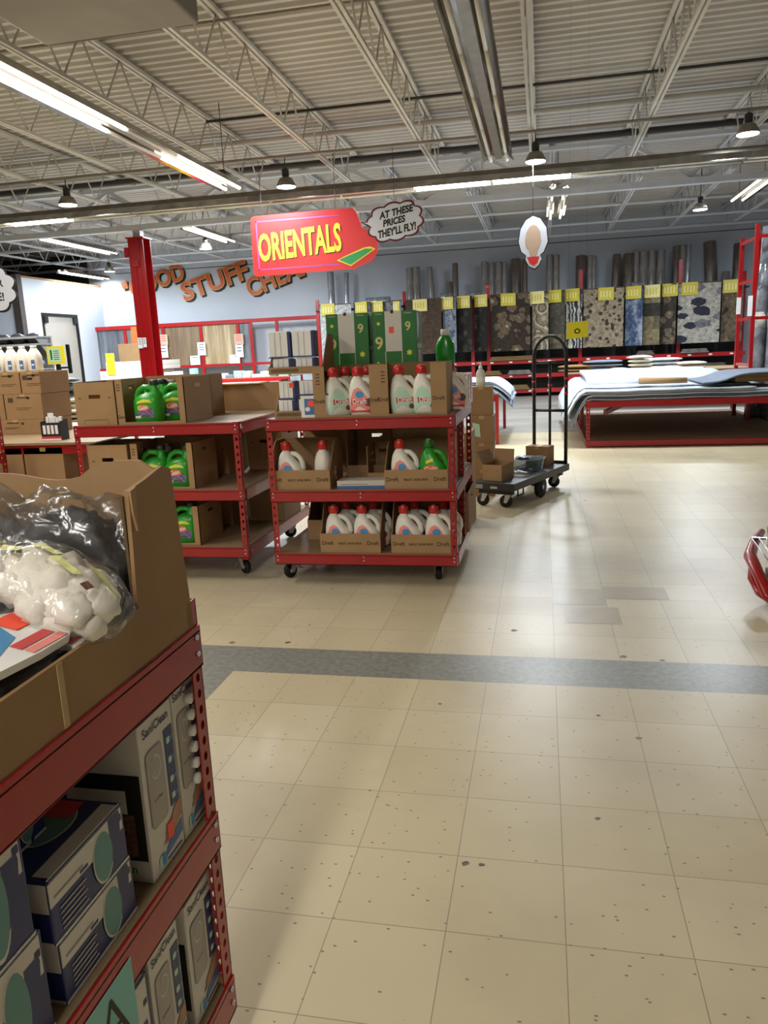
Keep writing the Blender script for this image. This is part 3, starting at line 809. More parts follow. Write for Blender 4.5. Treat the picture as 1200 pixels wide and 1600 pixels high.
jug('white jug half hidden behind the pink-label jug in the left carton', (-1.075, 4.85, z1+TH), .1, 'pink', GT)
jug('white jug with its handle to the right in the right carton', (-.84, 4.70, z1+TH), .2, 'mint', GT)
jug('white green-label jug facing forward in the right carton on the cart top', (-.695, 4.69, z1+TH), 0, 'mint', GT)
jug('white jug standing alone right of the display cartons', (-.555, 5.0, z1), .1, 'pink', GT)

# green printed cartons with a pale centre
def nine_box(label, x, y, z, w=.285, h=.365, d=.27, sticker=False):
    t = thing('printed_carton', label, 'carton', (x, y, z), 0, 'green printed cartons'); b = M()
    b.box((0, 0, 0), (w, d, h), 'green_dk', bev=.002)
    b.box((w*.29, -.001, h*.30), (w*.66, 0, h-.0), 'box_w'); b.box((w*.275, -.0012, 0), (w*.29, 0, h*.3), 'box_w'); b.box((w*.66, -.0012, 0), (w*.675, 0, h), 'box_w')
    b.flat(ell(.012, .012, 12), 'card_ink', F_my(w*.46, -.0015, h-.004))
    b.text('9', .11, 'yel_pale', F_my(w*.14, -.0015, h*.44), off=.02); b.text('9', .08, 'yel_pale', F_my(w*.82, -.0015, h*.72), off=.02)
    for fx, fz, s_ in ((.14, .79, .014), (.84, .27, .022), (.1, .1, .012)):
        b.flat([((s_ if k % 2 else s_*.55)*math.cos(2*PI*k/12), (s_ if k % 2 else s_*.55)*math.sin(2*PI*k/12)) for k in range(12)], 'lbl_yel', F_my(w*fx, -.0016, h*fz))
    for fx in (.14, .82): b.text('9 elements', .016, 'box_w', F_my(w*fx, -.0015, h-.015), sx=.7)
    if sticker: b.box((w*.38, -.0025, h*.62), (w*.49, -.001, h*.73), 'orange')
    T = F_px(w+.001, d/2, 0)
    b.add([(w+.0012, .03, h*.42), (w+.0012, d-.05, h*.42), (w+.0012, d-.05, h*.34), (w+.0012, .03, h*.34)], [(0, 3, 2, 1)], 'box_w')
    b.add([(w+.0012, .06, h*.32), (w+.0012, d-.1, h*.32), (w+.0012, d-.1, h*.05), (w+.0012, .06, h*.05)], [(0, 3, 2, 1)], 'box_w')
    b.add([(w+.0012, .05, h*.95), (w+.0012, .1, h*.97), (w+.0012, .14, h*.8), (w+.0012, .09, h*.55), (w+.0012, .05, h*.5)], [(0, 4, 3, 2, 1)], 'lbl_mint')
    b.build('carton_body', t); return t
zt = z1+.29
st = closed_box('plain carton hidden behind the display cartons, carrying the green cartons', (-1.42, 4.985, z1), .68, .33, .278)
nine_box('green carton with pale centre and figure nine beside the wipe packs', -1.40, 5.0, z1+.279)
nine_box('green carton with figure nine and a square orange sticker', -1.085, 5.0, z1+.279, sticker=True)

# wipe packs in two stacked trays at the left end of the cart top
def pack(label, loc, rz=0, w=.115, d=.09, h=.11, g='blue and white wipe packs'):
    t = thing('wipe_pack', label, 'pack of wipes', loc, rz, g); b = M()
    b.box((0, 0, 0), (w, d, .006), 'blue_b'); b.box((.004, .004, .006), (w-.004, d, h), 'white', bev=.006); b.box((w-.02, .0, .006), (w+.002, d, h-.004), 'blue_b', bev=.003)
    b.box((w*.3, .002, .012), (w*.32, .0045, h-.01), 'box_grey'); b.box((w*.55, .002, .012), (w*.57, .0045, h-.01), 'box_grey')
    b.build('pack_body', t); return t
def ptray(label, loc, w, d, h=.045, hb=.24):
    t = thing('cardboard_tray', label, 'cardboard tray', loc, 0, 'trays of wipe packs'); b = M()
    b.box((0, 0, 0), (w, d, TH), 'card'); b.box((0, d-TH, 0), (w, d, h), 'card')
    for xx in (0, w-TH):
        pts = [(0, 0), (d, 0), (d, hb), (d*.55, hb), (.03, h+.01), (0, h)]
        b.add([(xx, p[0], p[1]) for p in pts]+[(xx+TH, p[0], p[1]) for p in pts], [list(range(6)), list(range(11, 5, -1))]+[(i, i+6, (i+1) % 6+6, (i+1) % 6) for i in range(6)], 'card')
    b.build('tray_body', t)
    l = M(); l.box((0, -.001, 0), (w, TH, h), 'card2'); 
    for k in range(26): l.box((.02+k*.007, -.002, .012), (.0235+k*.007, -.001, .034), 'card_ink')
    l.build('front_lip', t); return t
ptray('lower tray of wipe packs at the left corner of the centre cart top', (-1.68, 4.66, z1), .30, .3)
ptray('upper tray of wipe packs stacked above the lower one', (-1.70, 4.66, z1+.275), .355, .3)
for i, (dx, dz) in enumerate(((.03, .006), (.165, .006))):
    pack('wipe pack at the %s of the lower tray, bottom layer' % ('left', 'right')[i], (-1.68+dx-.01, 4.68, z1+TH))
    pack('wipe pack at the %s of the lower tray, upper layer' % ('left', 'right')[i], (-1.68+dx, 4.68, z1+TH+.112), h=.115)
for i, dx in enumerate((.02, .175)):
    pack('wipe pack at the %s of the upper tray, bottom layer' % ('left', 'right')[i], (-1.70+dx, 4.68, z1+.275+TH), w=.13, h=.095)
    pack('large wipe pack at the %s of the upper tray, top layer' % ('left', 'right')[i], (-1.70+dx-.018, 4.675, z1+.275+TH+.097), w=.15, h=.165)
t = thing('wipe_pack', 'blue tub of wipes with a round label in front of the lower tray', 'pack of wipes', (-1.49, 4.625, z1)); b = M()
b.box((0, 0, 0), (.17, .03, .145), 'white', bev=.004); b.box((.025, -.001, .02), (.15, 0, .12), 'blue_l'); b.box((-.012, -.002, .14), (.182, .034, .149), 'blue_b')
b.flat(ell(.024, .02, 16), 'orange', F_my(.07, -.002, .09)); b.flat(ell(.028, .014, 16), 'lbl_red', F_my(.11, -.002, .04)); b.flat(ell(.016, .014, 14), 'white', F_my(.045, -.0022, .055)); b.build('pack_body', t)
tag(M().box((-1.575, 4.678, z1+.19), (-1.545, 4.68, z1+.22), 'orange').build('price_sticker'), 'small orange price sticker on a wipe pack of the lower tray', 'sticker')

# right end of the cart top: pink translucent boxes, green bottle, more cartons
mat('pink_film', 'e8a09c', 0.25, trans=0.25, var=0.15, vscale=14)
for i, (x, y) in enumerate(((-.60, 5.2), (-.60, 5.36), (-.60, 5.52))):
    t = thing('pink_pouch_box', 'pink translucent pack on the right end of the centre cart, %s from the front' % ORD[i], 'pack', (x, y, z1), 0, 'pink packs on the centre cart'); b = M()
    b.box((0, 0, 0), (.1, .14, .215), 'pink_film', bev=.008); b.box((.02, -.001, .04), (.05, 0, .19), 'white'); b.box((.101, .02, .03), (.102, .05, .19), 'white'); b.build('pack_body', t)
closed_box('plain carton behind the pink packs on the centre cart top', (-.93, 5.34, z1), .32, .3, .25)
t = thing('liquid_bottle', 'green liquid bottle with white cap standing high behind the display cartons', 'bottle', (-.66, 5.40, z1+.251)); b = M()
b.loft([srect(0, 0, z, rx, ry, p=2.5) for z, rx, ry in ((0, .058, .032), (.01, .064, .038), (.1, .066, .04), (.16, .064, .038), (.2, .05, .032), (.222, .03, .026), (.235, .022, .022))], 'green_lq'); b.build('bottle_body', t)
c = M(); c.lathe([(.026, .23), (.03, .232), (.03, .268), (.028, .272), (0, .272)], 'white', n=16); c.build('cap', t)

# ---------------------------------------------------------------- centre cart, middle shelf
z2 = .633; GM = 'jugs on the middle shelf of the centre cart'
tray('tray with two white jugs at the left of the middle shelf', (-1.735, 4.62, z2), .41, .33, .30, .125, group='printed trays on the centre cart')
jug('white pink-label jug at the far left of the middle shelf', (-1.60, 4.69, z2+TH), 0, 'pink', GM)
jug('white jug seen end on in the left tray of the middle shelf', (-1.385, 4.745, z2+TH), 1.35, 'pink', GM)
tray('tray holding a white and a green jug at the right of the middle shelf', (-.97, 4.62, z2), .40, .33, .28, .12, group='printed trays on the centre cart')
jug('white jug beside the green jug on the middle shelf', (-.85, 4.69, z2+TH), 0, 'pink', GM)
jug('green jug of the white jugs shape in the right tray of the middle shelf', (-.665, 4.69, z2+TH), 0, 'green', GM)
carton('torn open carton standing behind the small flat box on the middle shelf', (-1.30, 4.98, z2), .3, .3, .33, front='low', group='empty cartons')
carton('empty carton leaning between the two trays of the middle shelf', (-1.12, 4.80, z2), .14, .25, .25, front='low', group='empty cartons')
closed_box('closed carton at the back left of the middle shelf of the centre cart', (-1.70, 5.32, z2), .42, .38, .34)
closed_box('closed carton at the back right of the middle shelf of the centre cart', (-.98, 5.42, z2), .40, .3, .38)
gallon('green jug in shadow deep in the middle shelf of the centre cart', (-1.12, 5.42, z2), .3)
t = thing('flat_box', 'small flat white and blue box lying at the front of the middle shelf', 'box', (-1.285, 4.635, z2), .05); b = M()
b.box((0, 0, 0), (.31, .14, .05), 'box_w', bev=.002); b.box((.0, -.001, 0), (.31, 0, .018), 'blue_l'); b.box((.02, -.001, .026), (.2, 0, .03), 'box_grey2'); b.build('box_body', t)
carton('upright carton in shadow at the back of the middle shelf', (-1.0, 5.05, z2), .42, .3, .36, front='plain', group='empty cartons')
# ---------------------------------------------------------------- centre cart, bottom shelf
z3 = .216; GB = 'white jugs on the bottom shelf of the centre cart'
tray('left tray of white jugs on the bottom shelf of the centre cart', (-1.415, 4.62, z3), .40, .33, .33, .125, group='printed trays on the centre cart')
tray('right tray of white jugs on the bottom shelf of the centre cart', (-.945, 4.62, z3), .385, .33, .33, .12, group='printed trays on the centre cart')
for i, x in enumerate((-1.305, -1.115, -.84, -.645)):
    a = jug('white jug in front on the bottom shelf, %s from the left' % ORD[i], (x, 4.69, z3+TH), 0, 'pink', GB)
    dup(a, (x+.045, 4.83, z3+TH), 0, 'white jug half hidden in the back row of the bottom shelf, %s from the left' % ORD[i])
tray('empty brown tray at the left of the bottom shelf', (-1.60, 4.95, z3), .2, .32, .31, .14, txt=None, group='empty cartons')
closed_box('closed carton in the back middle of the bottom shelf of the centre cart', (-1.40, 5.3, .216), .5, .4, .28)
gallon('green jug in deep shadow at the back left of the bottom shelf', (-1.55, 5.5, z3), .5)
t = carton('tall carton leaning out of the right side of the centre cart', (-.86, 5.2, z3), .36, .48, .28, front='plain', group='empty cartons')

# ---------------------------------------------------------------- left cart
y1 = 1.076
carton('carton with a hand hole at the left of the left cart top', (-3.105, 4.68, y1), .30, .4, .29, front='slot', group='cartons on the left cart')
carton('display carton with green jugs on the left cart top', (-2.80, 4.68, y1), .50, .42, .30, front='window', group='cartons on the left cart')
gallon('front green jug with orange label on top of the left cart', (-2.615, 4.78, y1+TH), 0)
gallon('green jug partly hidden at the right in the top display carton', (-2.49, 4.93, y1+TH), .15)
gallon('green jug partly hidden at the left in the top display carton', (-2.655, 4.97, y1+TH), .2)
for i, x in enumerate((-2.70, -2.575)):
    t = thing('pump_bottle', 'pale capped bottle peeking out %s behind the top green jugs' % ('left', 'right')[i], 'bottle', (x, 5.04, y1+.006), 0, 'pale bottles behind green jugs')
    b = M(); b.loft([srect(0, 0, z, r, r, n=20, p=2) for z, r in ((0, .03), (.01, .032), (.18, .032), (.2, .03))], 'green_pl'); b.build('bottle_body', t)
    c = M(); c.lathe([(.034, .2), (.036, .21), (.036, .26), (.03, .268), (0, .268)], 'cap_grey', n=16); c.build('cap', t)
carton('carton standing behind the display carton on the left cart top', (-2.84, 5.2, y1), .46, .3, .30, front='plain', side_slot=False, group='cartons on the left cart')
carton('wide low carton at the back right of the left cart top', (-2.60, 5.72, y1), .66, .3, .20, front='plain', side_slot=False, group='cartons on the left cart')
carton('carton at the back left of the left cart top', (-3.10, 5.2, y1), .25, .3, .27, front='plain', side_slot=False, group='cartons on the left cart')
b = M(); b.box((-2.55, 5.68, y1+.203), (-2.15, 5.9, y1+.212), 'yel_pale'); tag(b.build('cardboard_sheet'), 'pale yellow sheet lying on the low carton at the back of the left cart', 'cardboard sheet')
y2 = .633
carton('carton with a hand hole on the middle shelf of the left cart', (-3.06, 4.68, y2), .30, .35, .31, front='slot', group='cartons on the left cart')
carton('display carton of green jugs on the middle shelf of the left cart', (-2.74, 4.68, y2), .46, .38, .31, front='window', group='cartons on the left cart')
gallon('front right green jug on the middle shelf of the left cart', (-2.43, 4.78, y2+TH), 0)
gallon('left green jug on the middle shelf of the left cart', (-2.63, 4.80, y2+TH), .15)
for i, x in enumerate((-2.62, -2.44)):
    t = thing('pump_bottle', 'green bottle with grey pump cap in the middle display carton, %s one' % ('left', 'right')[i], 'bottle', (x, 4.97, y2+.006), 0, 'bottles in the middle display carton')
    b = M(); b.loft([srect(0, 0, z, r, r, n=20, p=2) for z, r in ((0, .04), (.01, .042), (.19, .042), (.215, .03))], 'green_pl'); b.build('bottle_body', t)
    c = M(); c.lathe([(.034, .21), (.036, .22), (.036, .245), (.02, .255), (.02, .275), (0, .276)], 'cap_grey', n=16); c.build('cap', t)
carton('carton at the right back of the middle shelf of the left cart', (-2.22, 5.5, y2), .28, .4, .33, front='slot', group='cartons on the left cart')
carton('dark carton at the back of the middle shelf of the left cart', (-2.8, 5.3, y2), .5, .4, .30, front='plain', group='cartons on the left cart')
y3 = .241
carton('display carton of green jugs on the bottom shelf of the left cart', (-2.74, 4.68, y3), .46, .38, .27, front='window', side_slot=True, group='cartons on the left cart')
gallon('green jug on the bottom shelf of the left cart', (-2.43, 4.78, y3+TH), 0)
gallon('second green jug hidden behind the nearest carton on the bottom shelf', (-2.62, 4.8, y3+TH), 0)
carton('carton at the right back of the bottom shelf of the left cart', (-2.22, 5.45, y3), .28, .4, .30, front='plain', side_slot=False, group='cartons on the left cart')
carton('wide carton at the back of the bottom shelf of the left cart', (-2.8, 5.3, y3), .5, .4, .3, front='plain', group='cartons on the left cart')

# ================================================================ NEAR CART GOODS (faces the aisle, +x)
ny1, ny2, ny3 = .986, .586, .196
# big open carton on top: low lip towards the aisle, tall bit at the far corner
t = thing('big_carton', 'big open cardboard carton of bagged goods on the nearest cart', 'carton', (NX, .12, ny1))
L_, D_, Hc = 1.15, .60, .315; th = .007
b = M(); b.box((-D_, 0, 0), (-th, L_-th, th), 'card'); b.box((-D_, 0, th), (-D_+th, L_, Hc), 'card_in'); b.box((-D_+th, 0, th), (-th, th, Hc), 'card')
b.build('carton_body', t)
f = M()   # far end wall with a gently wavy, worn top edge
n = 24; V = []; F = []
for j in range(n+1):
    x = -D_+th+(D_-2*th-.001)*j/n; u = j/n
    zt_ = Hc+.012*math.sin(u*6.2+1.2)+.006*math.sin(u*17)-(.01 if .35 < u < .75 else 0)-(.035*(u-.93)/.07 if u > .93 else 0)
    for y in (L_-th, L_): V += [(x, y, .001), (x, y-.028, zt_)]
for j in range(n):
    a = j*4; c = a+4; F += [(a, c, c+1, a+1), (a+2, a+3, c+3, c+2), (a+1, c+1, c+3, a+3)]
F += [(0, 1, 3, 2), (n*4, n*4+2, n*4+3, n*4+1)]
f.add(V, F, 'card2'); f.build('end_wall', t)
s_ = M()  # aisle side: tall corner piece and the low lip
def side_poly(m, pts, x0, x1, mn):
    k = len(pts); m.add([(x0, p[0], p[1]) for p in pts]+[(x1, p[0], p[1]) for p in pts], [list(range(k))[::-1], list(range(k, 2*k))]+[(i, (i+1) % k, (i+1) % k+k, i+k) for i in range(k)], mn)
side_poly(s_, [(.967, 0), (L_, 0), (L_-.03, Hc-.008), (L_-.06, Hc+.001), (L_-.12, Hc-.012), (.972, Hc-.022), (.968, .2), (.962, .11), (.966, .098)], -th, 0, 'card')
side_poly(s_, [(.972, Hc-.022), (.99, Hc-.018), (.983, Hc-.09), (.975, Hc-.06)], 0, .004, 'card2')
s_.build('corner_panel', t)
s_ = M(); side_poly(s_, [(0, 0), (.967, 0), (.966, .098), (.90, .093), (.80, .098), (.6, .094), (.3, .099), (0, .096)], -th, 0, 'card')
s_.box((-.0, .74, .0), (.0012, .752, .095), 'tape'); s_.build('front_lip', t)
e = M(); 
for k in range(2): e.box((-th-.004*k-.0045, .966+.004*k, .1), (-th-.004*k-.001, .971+.004*k, Hc-.03), 'card_edge')
e.build('flute_edge', t)

def film_mat(name, haze, gl):
    m = bpy.data.materials.new(name); m.use_nodes = True; nt = m.node_tree; L = nt.links; nt.nodes.remove(nt.nodes['Principled BSDF'])
    out = nt.nodes['Material Output']; tr = nt.nodes.new('ShaderNodeBsdfTransparent'); g = nn(nt, 'ShaderNodeBsdfGlossy', i_Roughness=.2); g.inputs['Color'].default_value = (.95, .95, .95, 1)
    df = nt.nodes.new('ShaderNodeBsdfDiffuse'); df.inputs['Color'].default_value = (.8, .8, .8, 1)
    tc = nt.nodes.new('ShaderNodeTexCoord'); n1 = nn(nt, 'ShaderNodeTexNoise', i_Scale=16.0, i_Detail=2.0, i_Distortion=1.5); L.new(tc.outputs['Object'], n1.inputs['Vector'])
    bp = nn(nt, 'ShaderNodeBump', i_Strength=.8, i_Distance=.01); L.new(n1.outputs[0], bp.inputs['Height']); L.new(bp.outputs[0], g.inputs['Normal'])
    lw = nn(nt, 'ShaderNodeLayerWeight', i_Blend=.3); L.new(bp.outputs[0], lw.inputs['Normal'])
    m1 = nt.nodes.new('ShaderNodeMixShader'); m1.inputs[0].default_value = haze; L.new(tr.outputs[0], m1.inputs[1]); L.new(df.outputs[0], m1.inputs[2])
    m2 = nt.nodes.new('ShaderNodeMixShader'); L.new(mth(nt, 'MULTIPLY_ADD', lw.outputs['Fresnel'], gl, .05), m2.inputs[0]); L.new(m1.outputs[0], m2.inputs[1]); L.new(g.outputs[0], m2.inputs[2]); L.new(m2.outputs[0], out.inputs[0])
    MATS[name] = m
film_mat('film', .035, .42); film_mat('film_clear', .03, .5)
mat('cotton', 'e9e4d8', 0.95, var=0.06, vscale=20, bump=0.35, bscale=45, spec=.1)
mat('cotton_y', 'dfe09a', 0.7, var=0.1)
mat('black_cloth', '1c1d20', 0.55, var=0.3, vscale=12, bump=0.6, bscale=14)
mat('grey_cloth', '6c6a68', 0.6, var=0.2, vscale=8, bump=0.5, bscale=12)
from mathutils import noise
def lump(m, c, rad, mn, seed=0, amp=.25, n=20, k=14, rot=0.0, freq=2.2, flat_z=None, sq=2.0):
    """soft closed blob"""
    rings = []
    for i in range(1, k):
        ph = PI*i/k; ring = []
        for j in range(n):
            A = 2*PI*j/n; ca, sa = math.cos(A), math.sin(A); R = (abs(ca)**sq+abs(sa)**sq)**(-1/sq)
            d = Vector((math.sin(ph)*ca*R, math.sin(ph)*sa*R, -math.cos(ph)))
            q = 1+amp*noise.noise(d*freq+Vector((seed*3.1, seed*1.7, seed)))
            p = Vector((d.x*rad[0]*q, d.y*rad[1]*q, d.z*rad[2]*q)); p.rotate(Matrix.Rotation(rot, 3, 'Z'))
            p += Vector(c)
            if flat_z is not None: p.z = max(p.z, flat_z)
            ring.append(p)
        rings.append(ring)
    m.loft(rings, mn)
def bag(label, c, rad, rot, seed, inner, name='plastic_bag', cat='bag', group=None, film='film', knot=True):
    t = thing(name, label, cat, c, rot, group)
    inner(t)
    m = M(); lump(m, (0, 0, rad[2]*.95), rad, film, seed, .3, 26, 16, 0, 2.6, flat_z=.0015, sq=2.6)
    m.build('film', t)
    return t
zb = ny1+th+.001
def tilt(rz, ry=0.0, rx=0.0): return Matrix.Rotation(rz, 4, 'Z') @ Matrix.Rotation(ry, 4, 'Y') @ Matrix.Rotation(rx, 4, 'X')
def film_shell(t, rad, seed, R, film='film', amp=.16, c=(0, 0, 0), corner=None):
    m = M(Matrix.Translation(c) @ R); rings = []; n, k = 40, 26
    for i in range(1, k):
        ph = PI*i/k; ring = []
        for j in range(n):
            A = 2*PI*j/n; ca, sa = math.cos(A), math.sin(A); q_ = (abs(ca)**2.6+abs(sa)**2.6)**(-1/2.6)
            d = Vector((math.sin(ph)*ca*q_, math.sin(ph)*sa*q_, -math.cos(ph)))
            q = 1+amp*noise.noise(d*2.4+Vector((seed, seed*2.3, 1)))+.07*noise.noise(d*8+Vector((seed*5, 1, seed)))
            ring.append((d.x*rad[0]*q, d.y*rad[1]*q, d.z*rad[2]*q))
        rings.append(ring)
    m.loft(rings, film); m.build('film', t)
def cotton_bag(label, c, rad, R, seed, r, n):
    t = thing('plastic_bag', label, 'bag', c, 0, GB_); random.seed(seed); m = M(R); P = []
    for k in range(n*40):
        if len(P) >= n: break
        p = Vector((random.uniform(-1, 1), random.uniform(-1, 1), random.uniform(-1, 1)))
        if p.length > 1: continue
        p = p.normalized()*(.35+.65*p.length)
        w = Vector((p.x*(rad[0]-r), p.y*(rad[1]-r), p.z*(rad[2]-r)))
        if any((w-o).length < r*.95 for o in P): continue
        P.append(w)
    lump(m, (0, 0, 0), (rad[0]*.8, rad[1]*.78, rad[2]*.78), 'cotton', seed, .1, 20, 12)
    for i, p in enumerate(P): lump(m, p, (r*1.05, r*1.02, r*.95), 'cotton', i+seed, .35, 16, 10)
    m.build('cotton_balls', t)
    film_shell(t, (rad[0]*1.02, rad[1]*1.05, rad[2]*1.06), seed, R, 'film_clear', .06)
    y_ = M(R)
    for i in range(4):
        ph = .5+.45*i; A = random.uniform(-.7, .7); 
        pts = []
        for a_, b_ in ((-.22, -.05), (.2, -.09), (.25, .05), (-.15, .09)):
            u = (-.6+.4*i)+a_; v = A*.5+b_; zz = math.sqrt(max(0, 1-min(.98, u*u+v*v))); pts.append((u*rad[0]*1.05, v*rad[1]*1.07, zz*rad[2]*1.075))
        y_.poly3(pts, 'cotton_y')
    zz = math.sqrt(1-.62**2-.2**2); y_.poly3([((.62+a_)*rad[0]*1.05, (-.2+b_)*rad[1]*1.08, (zz-a_*.6+.02)*rad[2]*1.09) for a_, b_ in ((-.06, -.1), (.05, -.1), (.05, .08), (-.06, .08))], 'brown_berry')
    y_.build('printed_patch', t)
    return t
def cloth_bag(label, c, rad, R, seed, mn, film_rad=None):
    t = thing('plastic_bag', label, 'bag', c, 0, GB_); m = M(R)
    n, k = 44, 26; rings = []
    for i in range(1, k):
        ph = PI*i/k; ring = []
        for j in range(n):
            A = 2*PI*j/n; ca, sa = math.cos(A), math.sin(A); q_ = (abs(ca)**4+abs(sa)**4)**(-1/4)
            d = Vector((math.sin(ph)*ca*q_, math.sin(ph)*sa*q_, -math.cos(ph)))
            rd = 1-abs(noise.noise(d*2.2+Vector((seed, 0, seed*1.3))))*.55-.12*abs(noise.noise(d*6+Vector((seed, 4, 0))))
            ring.append((d.x*rad[0]*rd, d.y*rad[1]*rd, d.z*rad[2]*rd))
        rings.append(ring)
    m.loft(rings, mn); m.build('folded_cloth', t)
    fr_ = film_rad or (rad[0]*1.1, rad[1]*1.08, rad[2]*1.12); film_shell(t, fr_, seed+3, R, 'film', .3, (0, 0, .01))
    return t
GB_ = 'clear bags of goods in the big carton'
for i, (x, y, w, l, r_) in enumerate(((-.93, .95, .5, .5, .0), (-.93, .45, .5, .46, .0))):
    t = thing('flat_pack', 'grey flat bagged pack at the bottom of the big carton, %s one' % ('far', 'near')[i], 'bag', (x, y, zb), r_, 'flat packs under the bags')
    m = M(); lump(m, (0, 0, .05), (w/2, l/2, .05), 'grey_cloth', i+3, .2, 24, 14, sq=4, flat_z=.001); m.build('pack_body', t)
cloth_bag('clear bag with a black folded cloth at the far corner of the big carton', (-.80, 1.15, 1.135), (.12, .07, .11), tilt(.1, .45), 5, 'black_cloth')
cloth_bag('clear crumpled bag with a dark grey cloth along the back of the big carton', (-.99, 1.13, 1.13), (.13, .09, .12), tilt(-.2, .1), 8, 'grey_cloth', (.16, .1, .15))
cloth_bag('clear bag with a black cloth beneath the white balls', (-.775, .90, 1.055), (.10, .13, .05), tilt(.1), 9, 'black_cloth')
cotton_bag('clear bag of white balls drooping over the carton lip', (-.73, .985, 1.145), (.125, .078, .06), tilt(-.25, .32), 2, .028, 60)
cotton_bag('clear bag of white balls further left behind the drooping one', (-.89, .975, 1.175), (.105, .08, .056), tilt(.5, .1), 4, .028, 50)
# white, red and blue package with an orange sticker
t = thing('toy_package', 'white, red and blue package with an orange sticker lying at the carton lip', 'package', (-.708, .862, 1.118), .03); m = M()
Tt = Tm((0, 0, 0), ry=.22, rx=-.05)
m.flat([(-.07, -.13), (.045, -.13), (.052, -.02), (.05, .05), (.03, .09), (-.005, .105), (-.05, .09), (-.07, .05)], 'white', Tt, .012)
m.flat([(-.065, -.12), (.0, -.12), (.02, -.06), (.0, .0), (-.04, .02), (-.065, -.0)], 'lbl_blue', Tt @ Tm((0, 0, .0008))); m.flat([(-.05, -.10), (-.02, -.11), (.005, -.08), (-.02, -.04), (-.05, -.05)], 'blue_b', Tt @ Tm((0, 0, .0012)))
m.flat([(-.03, -.07), (-.005, -.075), (.01, -.05), (-.01, -.03)], 'box_w', Tt @ Tm((0, 0, .0015)))
m.box((.012, -.03, .0008), (.03, .045, .0014), 'lbl_red', Tt); m.box((.034, -.03, .0008), (.048, .05, .0014), 'pink', Tt)
m.build('package_body', t); m = M(); m.box((-.055, .02, .0016), (-.012, .07, .0022), 'orange', Tt); m.build('price_sticker', t)
t = thing('toy_package', 'small red and white package beneath the drooping bag of white balls', 'package', (-.68, .95, 1.088), .1); m = M()
Tt = Tm((0, 0, 0), ry=.1); m.flat(rr(.045, .075, .01), 'white', Tt, .008); m.box((-.004, -.03, .001), (.014, .03, .0015), 'lbl_red', Tt); m.build('package_body', t)
cloth_bag('milky clear bag cut off at the left edge in front', (-.80, .74, 1.115), (.075, .09, .06), tilt(.4), 13, 'cotton')

# ---- boxed soap dispensers (white box: grey panel picture, blue strip, hand)
def dispenser_box(label, y0, z0, w=.118, h=.295, d=.15, x=-.665, sticker=False, name='dispenser_box', rz=0, dim=False):
    """faces +x; local frame: u along y, z up; origin at the near bottom edge of the face"""
    t = thing(name, label, 'boxed soap dispenser', (x, y0, z0), rz, 'boxed soap dispensers on the nearest cart')
    b = M(); b.box((-d, 0, 0), (0, w, h), 'box_w', bev=.0015)
    b.box((-d+.004, .004, h), (-.004, w-.004, h+.001), 'box_grey2')
    b.box((-d*.9, .02, h+.001), (-.03, w-.02, h+.0016), 'ink')
    T = lambda u, z, o=.001, r=0: F_px(o, u, z, r)
    b.text('SaniClean', .023, 'ink', T(w*.5, h*.925, .0012), off=.012)
    b.flat(rr(w*.50, h*.50, .012), 'box_grey2', T(w*.36, h*.56)); b.flat(rr(w*.47, h*.485, .011), 'box_grey', T(w*.36, h*.56, .0014))
    b.flat(ell(w*.15, h*.075, 20), 'box_w', T(w*.37, h*.68, .0018)); b.flat(ell(w*.13, h*.065, 20), 'box_grey', T(w*.37, h*.68, .0021))
    b.text('SaniClean', .008, 'ink', T(w*.36, h*.48, .0018))
    b.box((0, w*.70, h*.33), (.0012, w*.955, h*.84), 'blue_b')
    for zz in (.76, .63, .50, .39): b.flat(rr(.012, .012, .003), 'lbl_mint', T(w*.8, h*zz, .0016)); b.box((.0012, w*.87, h*zz-.004), (.0016, w*.93, h*zz+.004), 'blue_l')
    # hand reaching under the dispenser
    b.flat([(.9, .30), (.99, .33), (.99, .23), (.80, .20), (.62, .155), (.5, .14), (.40, .15), (.42, .17), (.55, .19), (.48, .2), (.6, .24), (.72, .28)][::1] and [((u-.5)*w, (z-.25)*h) for u, z in ((.99, .34), (.78, .31), (.62, .25), (.46, .21), (.44, .19), (.56, .19), (.40, .165), (.40, .145), (.56, .145), (.72, .165), (.84, .20), (.99, .22))],
           'skin', T(w*.5, h*.25, .0014))
    b.flat([((u-.5)*w, (z-.1)*h) for u, z in ((.34, .06), (.96, .10), (.96, .19), (.5, .125))], 'blue_l', T(w*.5, h*.1, .0012))
    b.flat(ell(w*.07, h*.042, 14), 'lbl_blue', T(w*.33, h*.075, .0018)); b.flat(ell(w*.05, h*.04, 14), 'lbl_mint', T(w*.24, h*.075, .0015)); b.box((.0, w*.45, h*.035), (.0012, w*.9, h*.043), 'ink')
    # the end that faces the viewer (-y)
    E = lambda x_, z, o=-.001: F_my(x_, o, z)
    b.box((-d+.006, -.0009, h*.02), (-.006, 0, h*.70), 'inkblk'); b.box((-d+.006, -.0012, h*.45), (-.035, 0, h*.60), 'box_w')
    b.flat([(-.06, -.06), (.055, -.03), (.055, .05), (.02, .045), (-.06, .01)], 'brown_berry', E(-d*.52, h*.28, -.0014))
    b.text('SaniClean', .024, 'green_dk', E(-d*.5, h*.085, -.0016), off=.01); b.box((-d+.006, -.0013, h*.02), (-.006, 0, h*.145), 'box_w')
    b.box((-d+.006, -.0016, h*.12), (-.05, 0, h*.135), 'blue_b')
    b.build('box_body', t)
    if sticker: s = M(); s.box((.0016, w*.50, h*.15), (.0024, w*.68, h*.255), 'orange'); s.build('price_sticker', t)
    return t
dispenser_box('boxed soap dispenser with an orange sticker on the middle shelf of the nearest cart', 1.058, ny2, sticker=True)
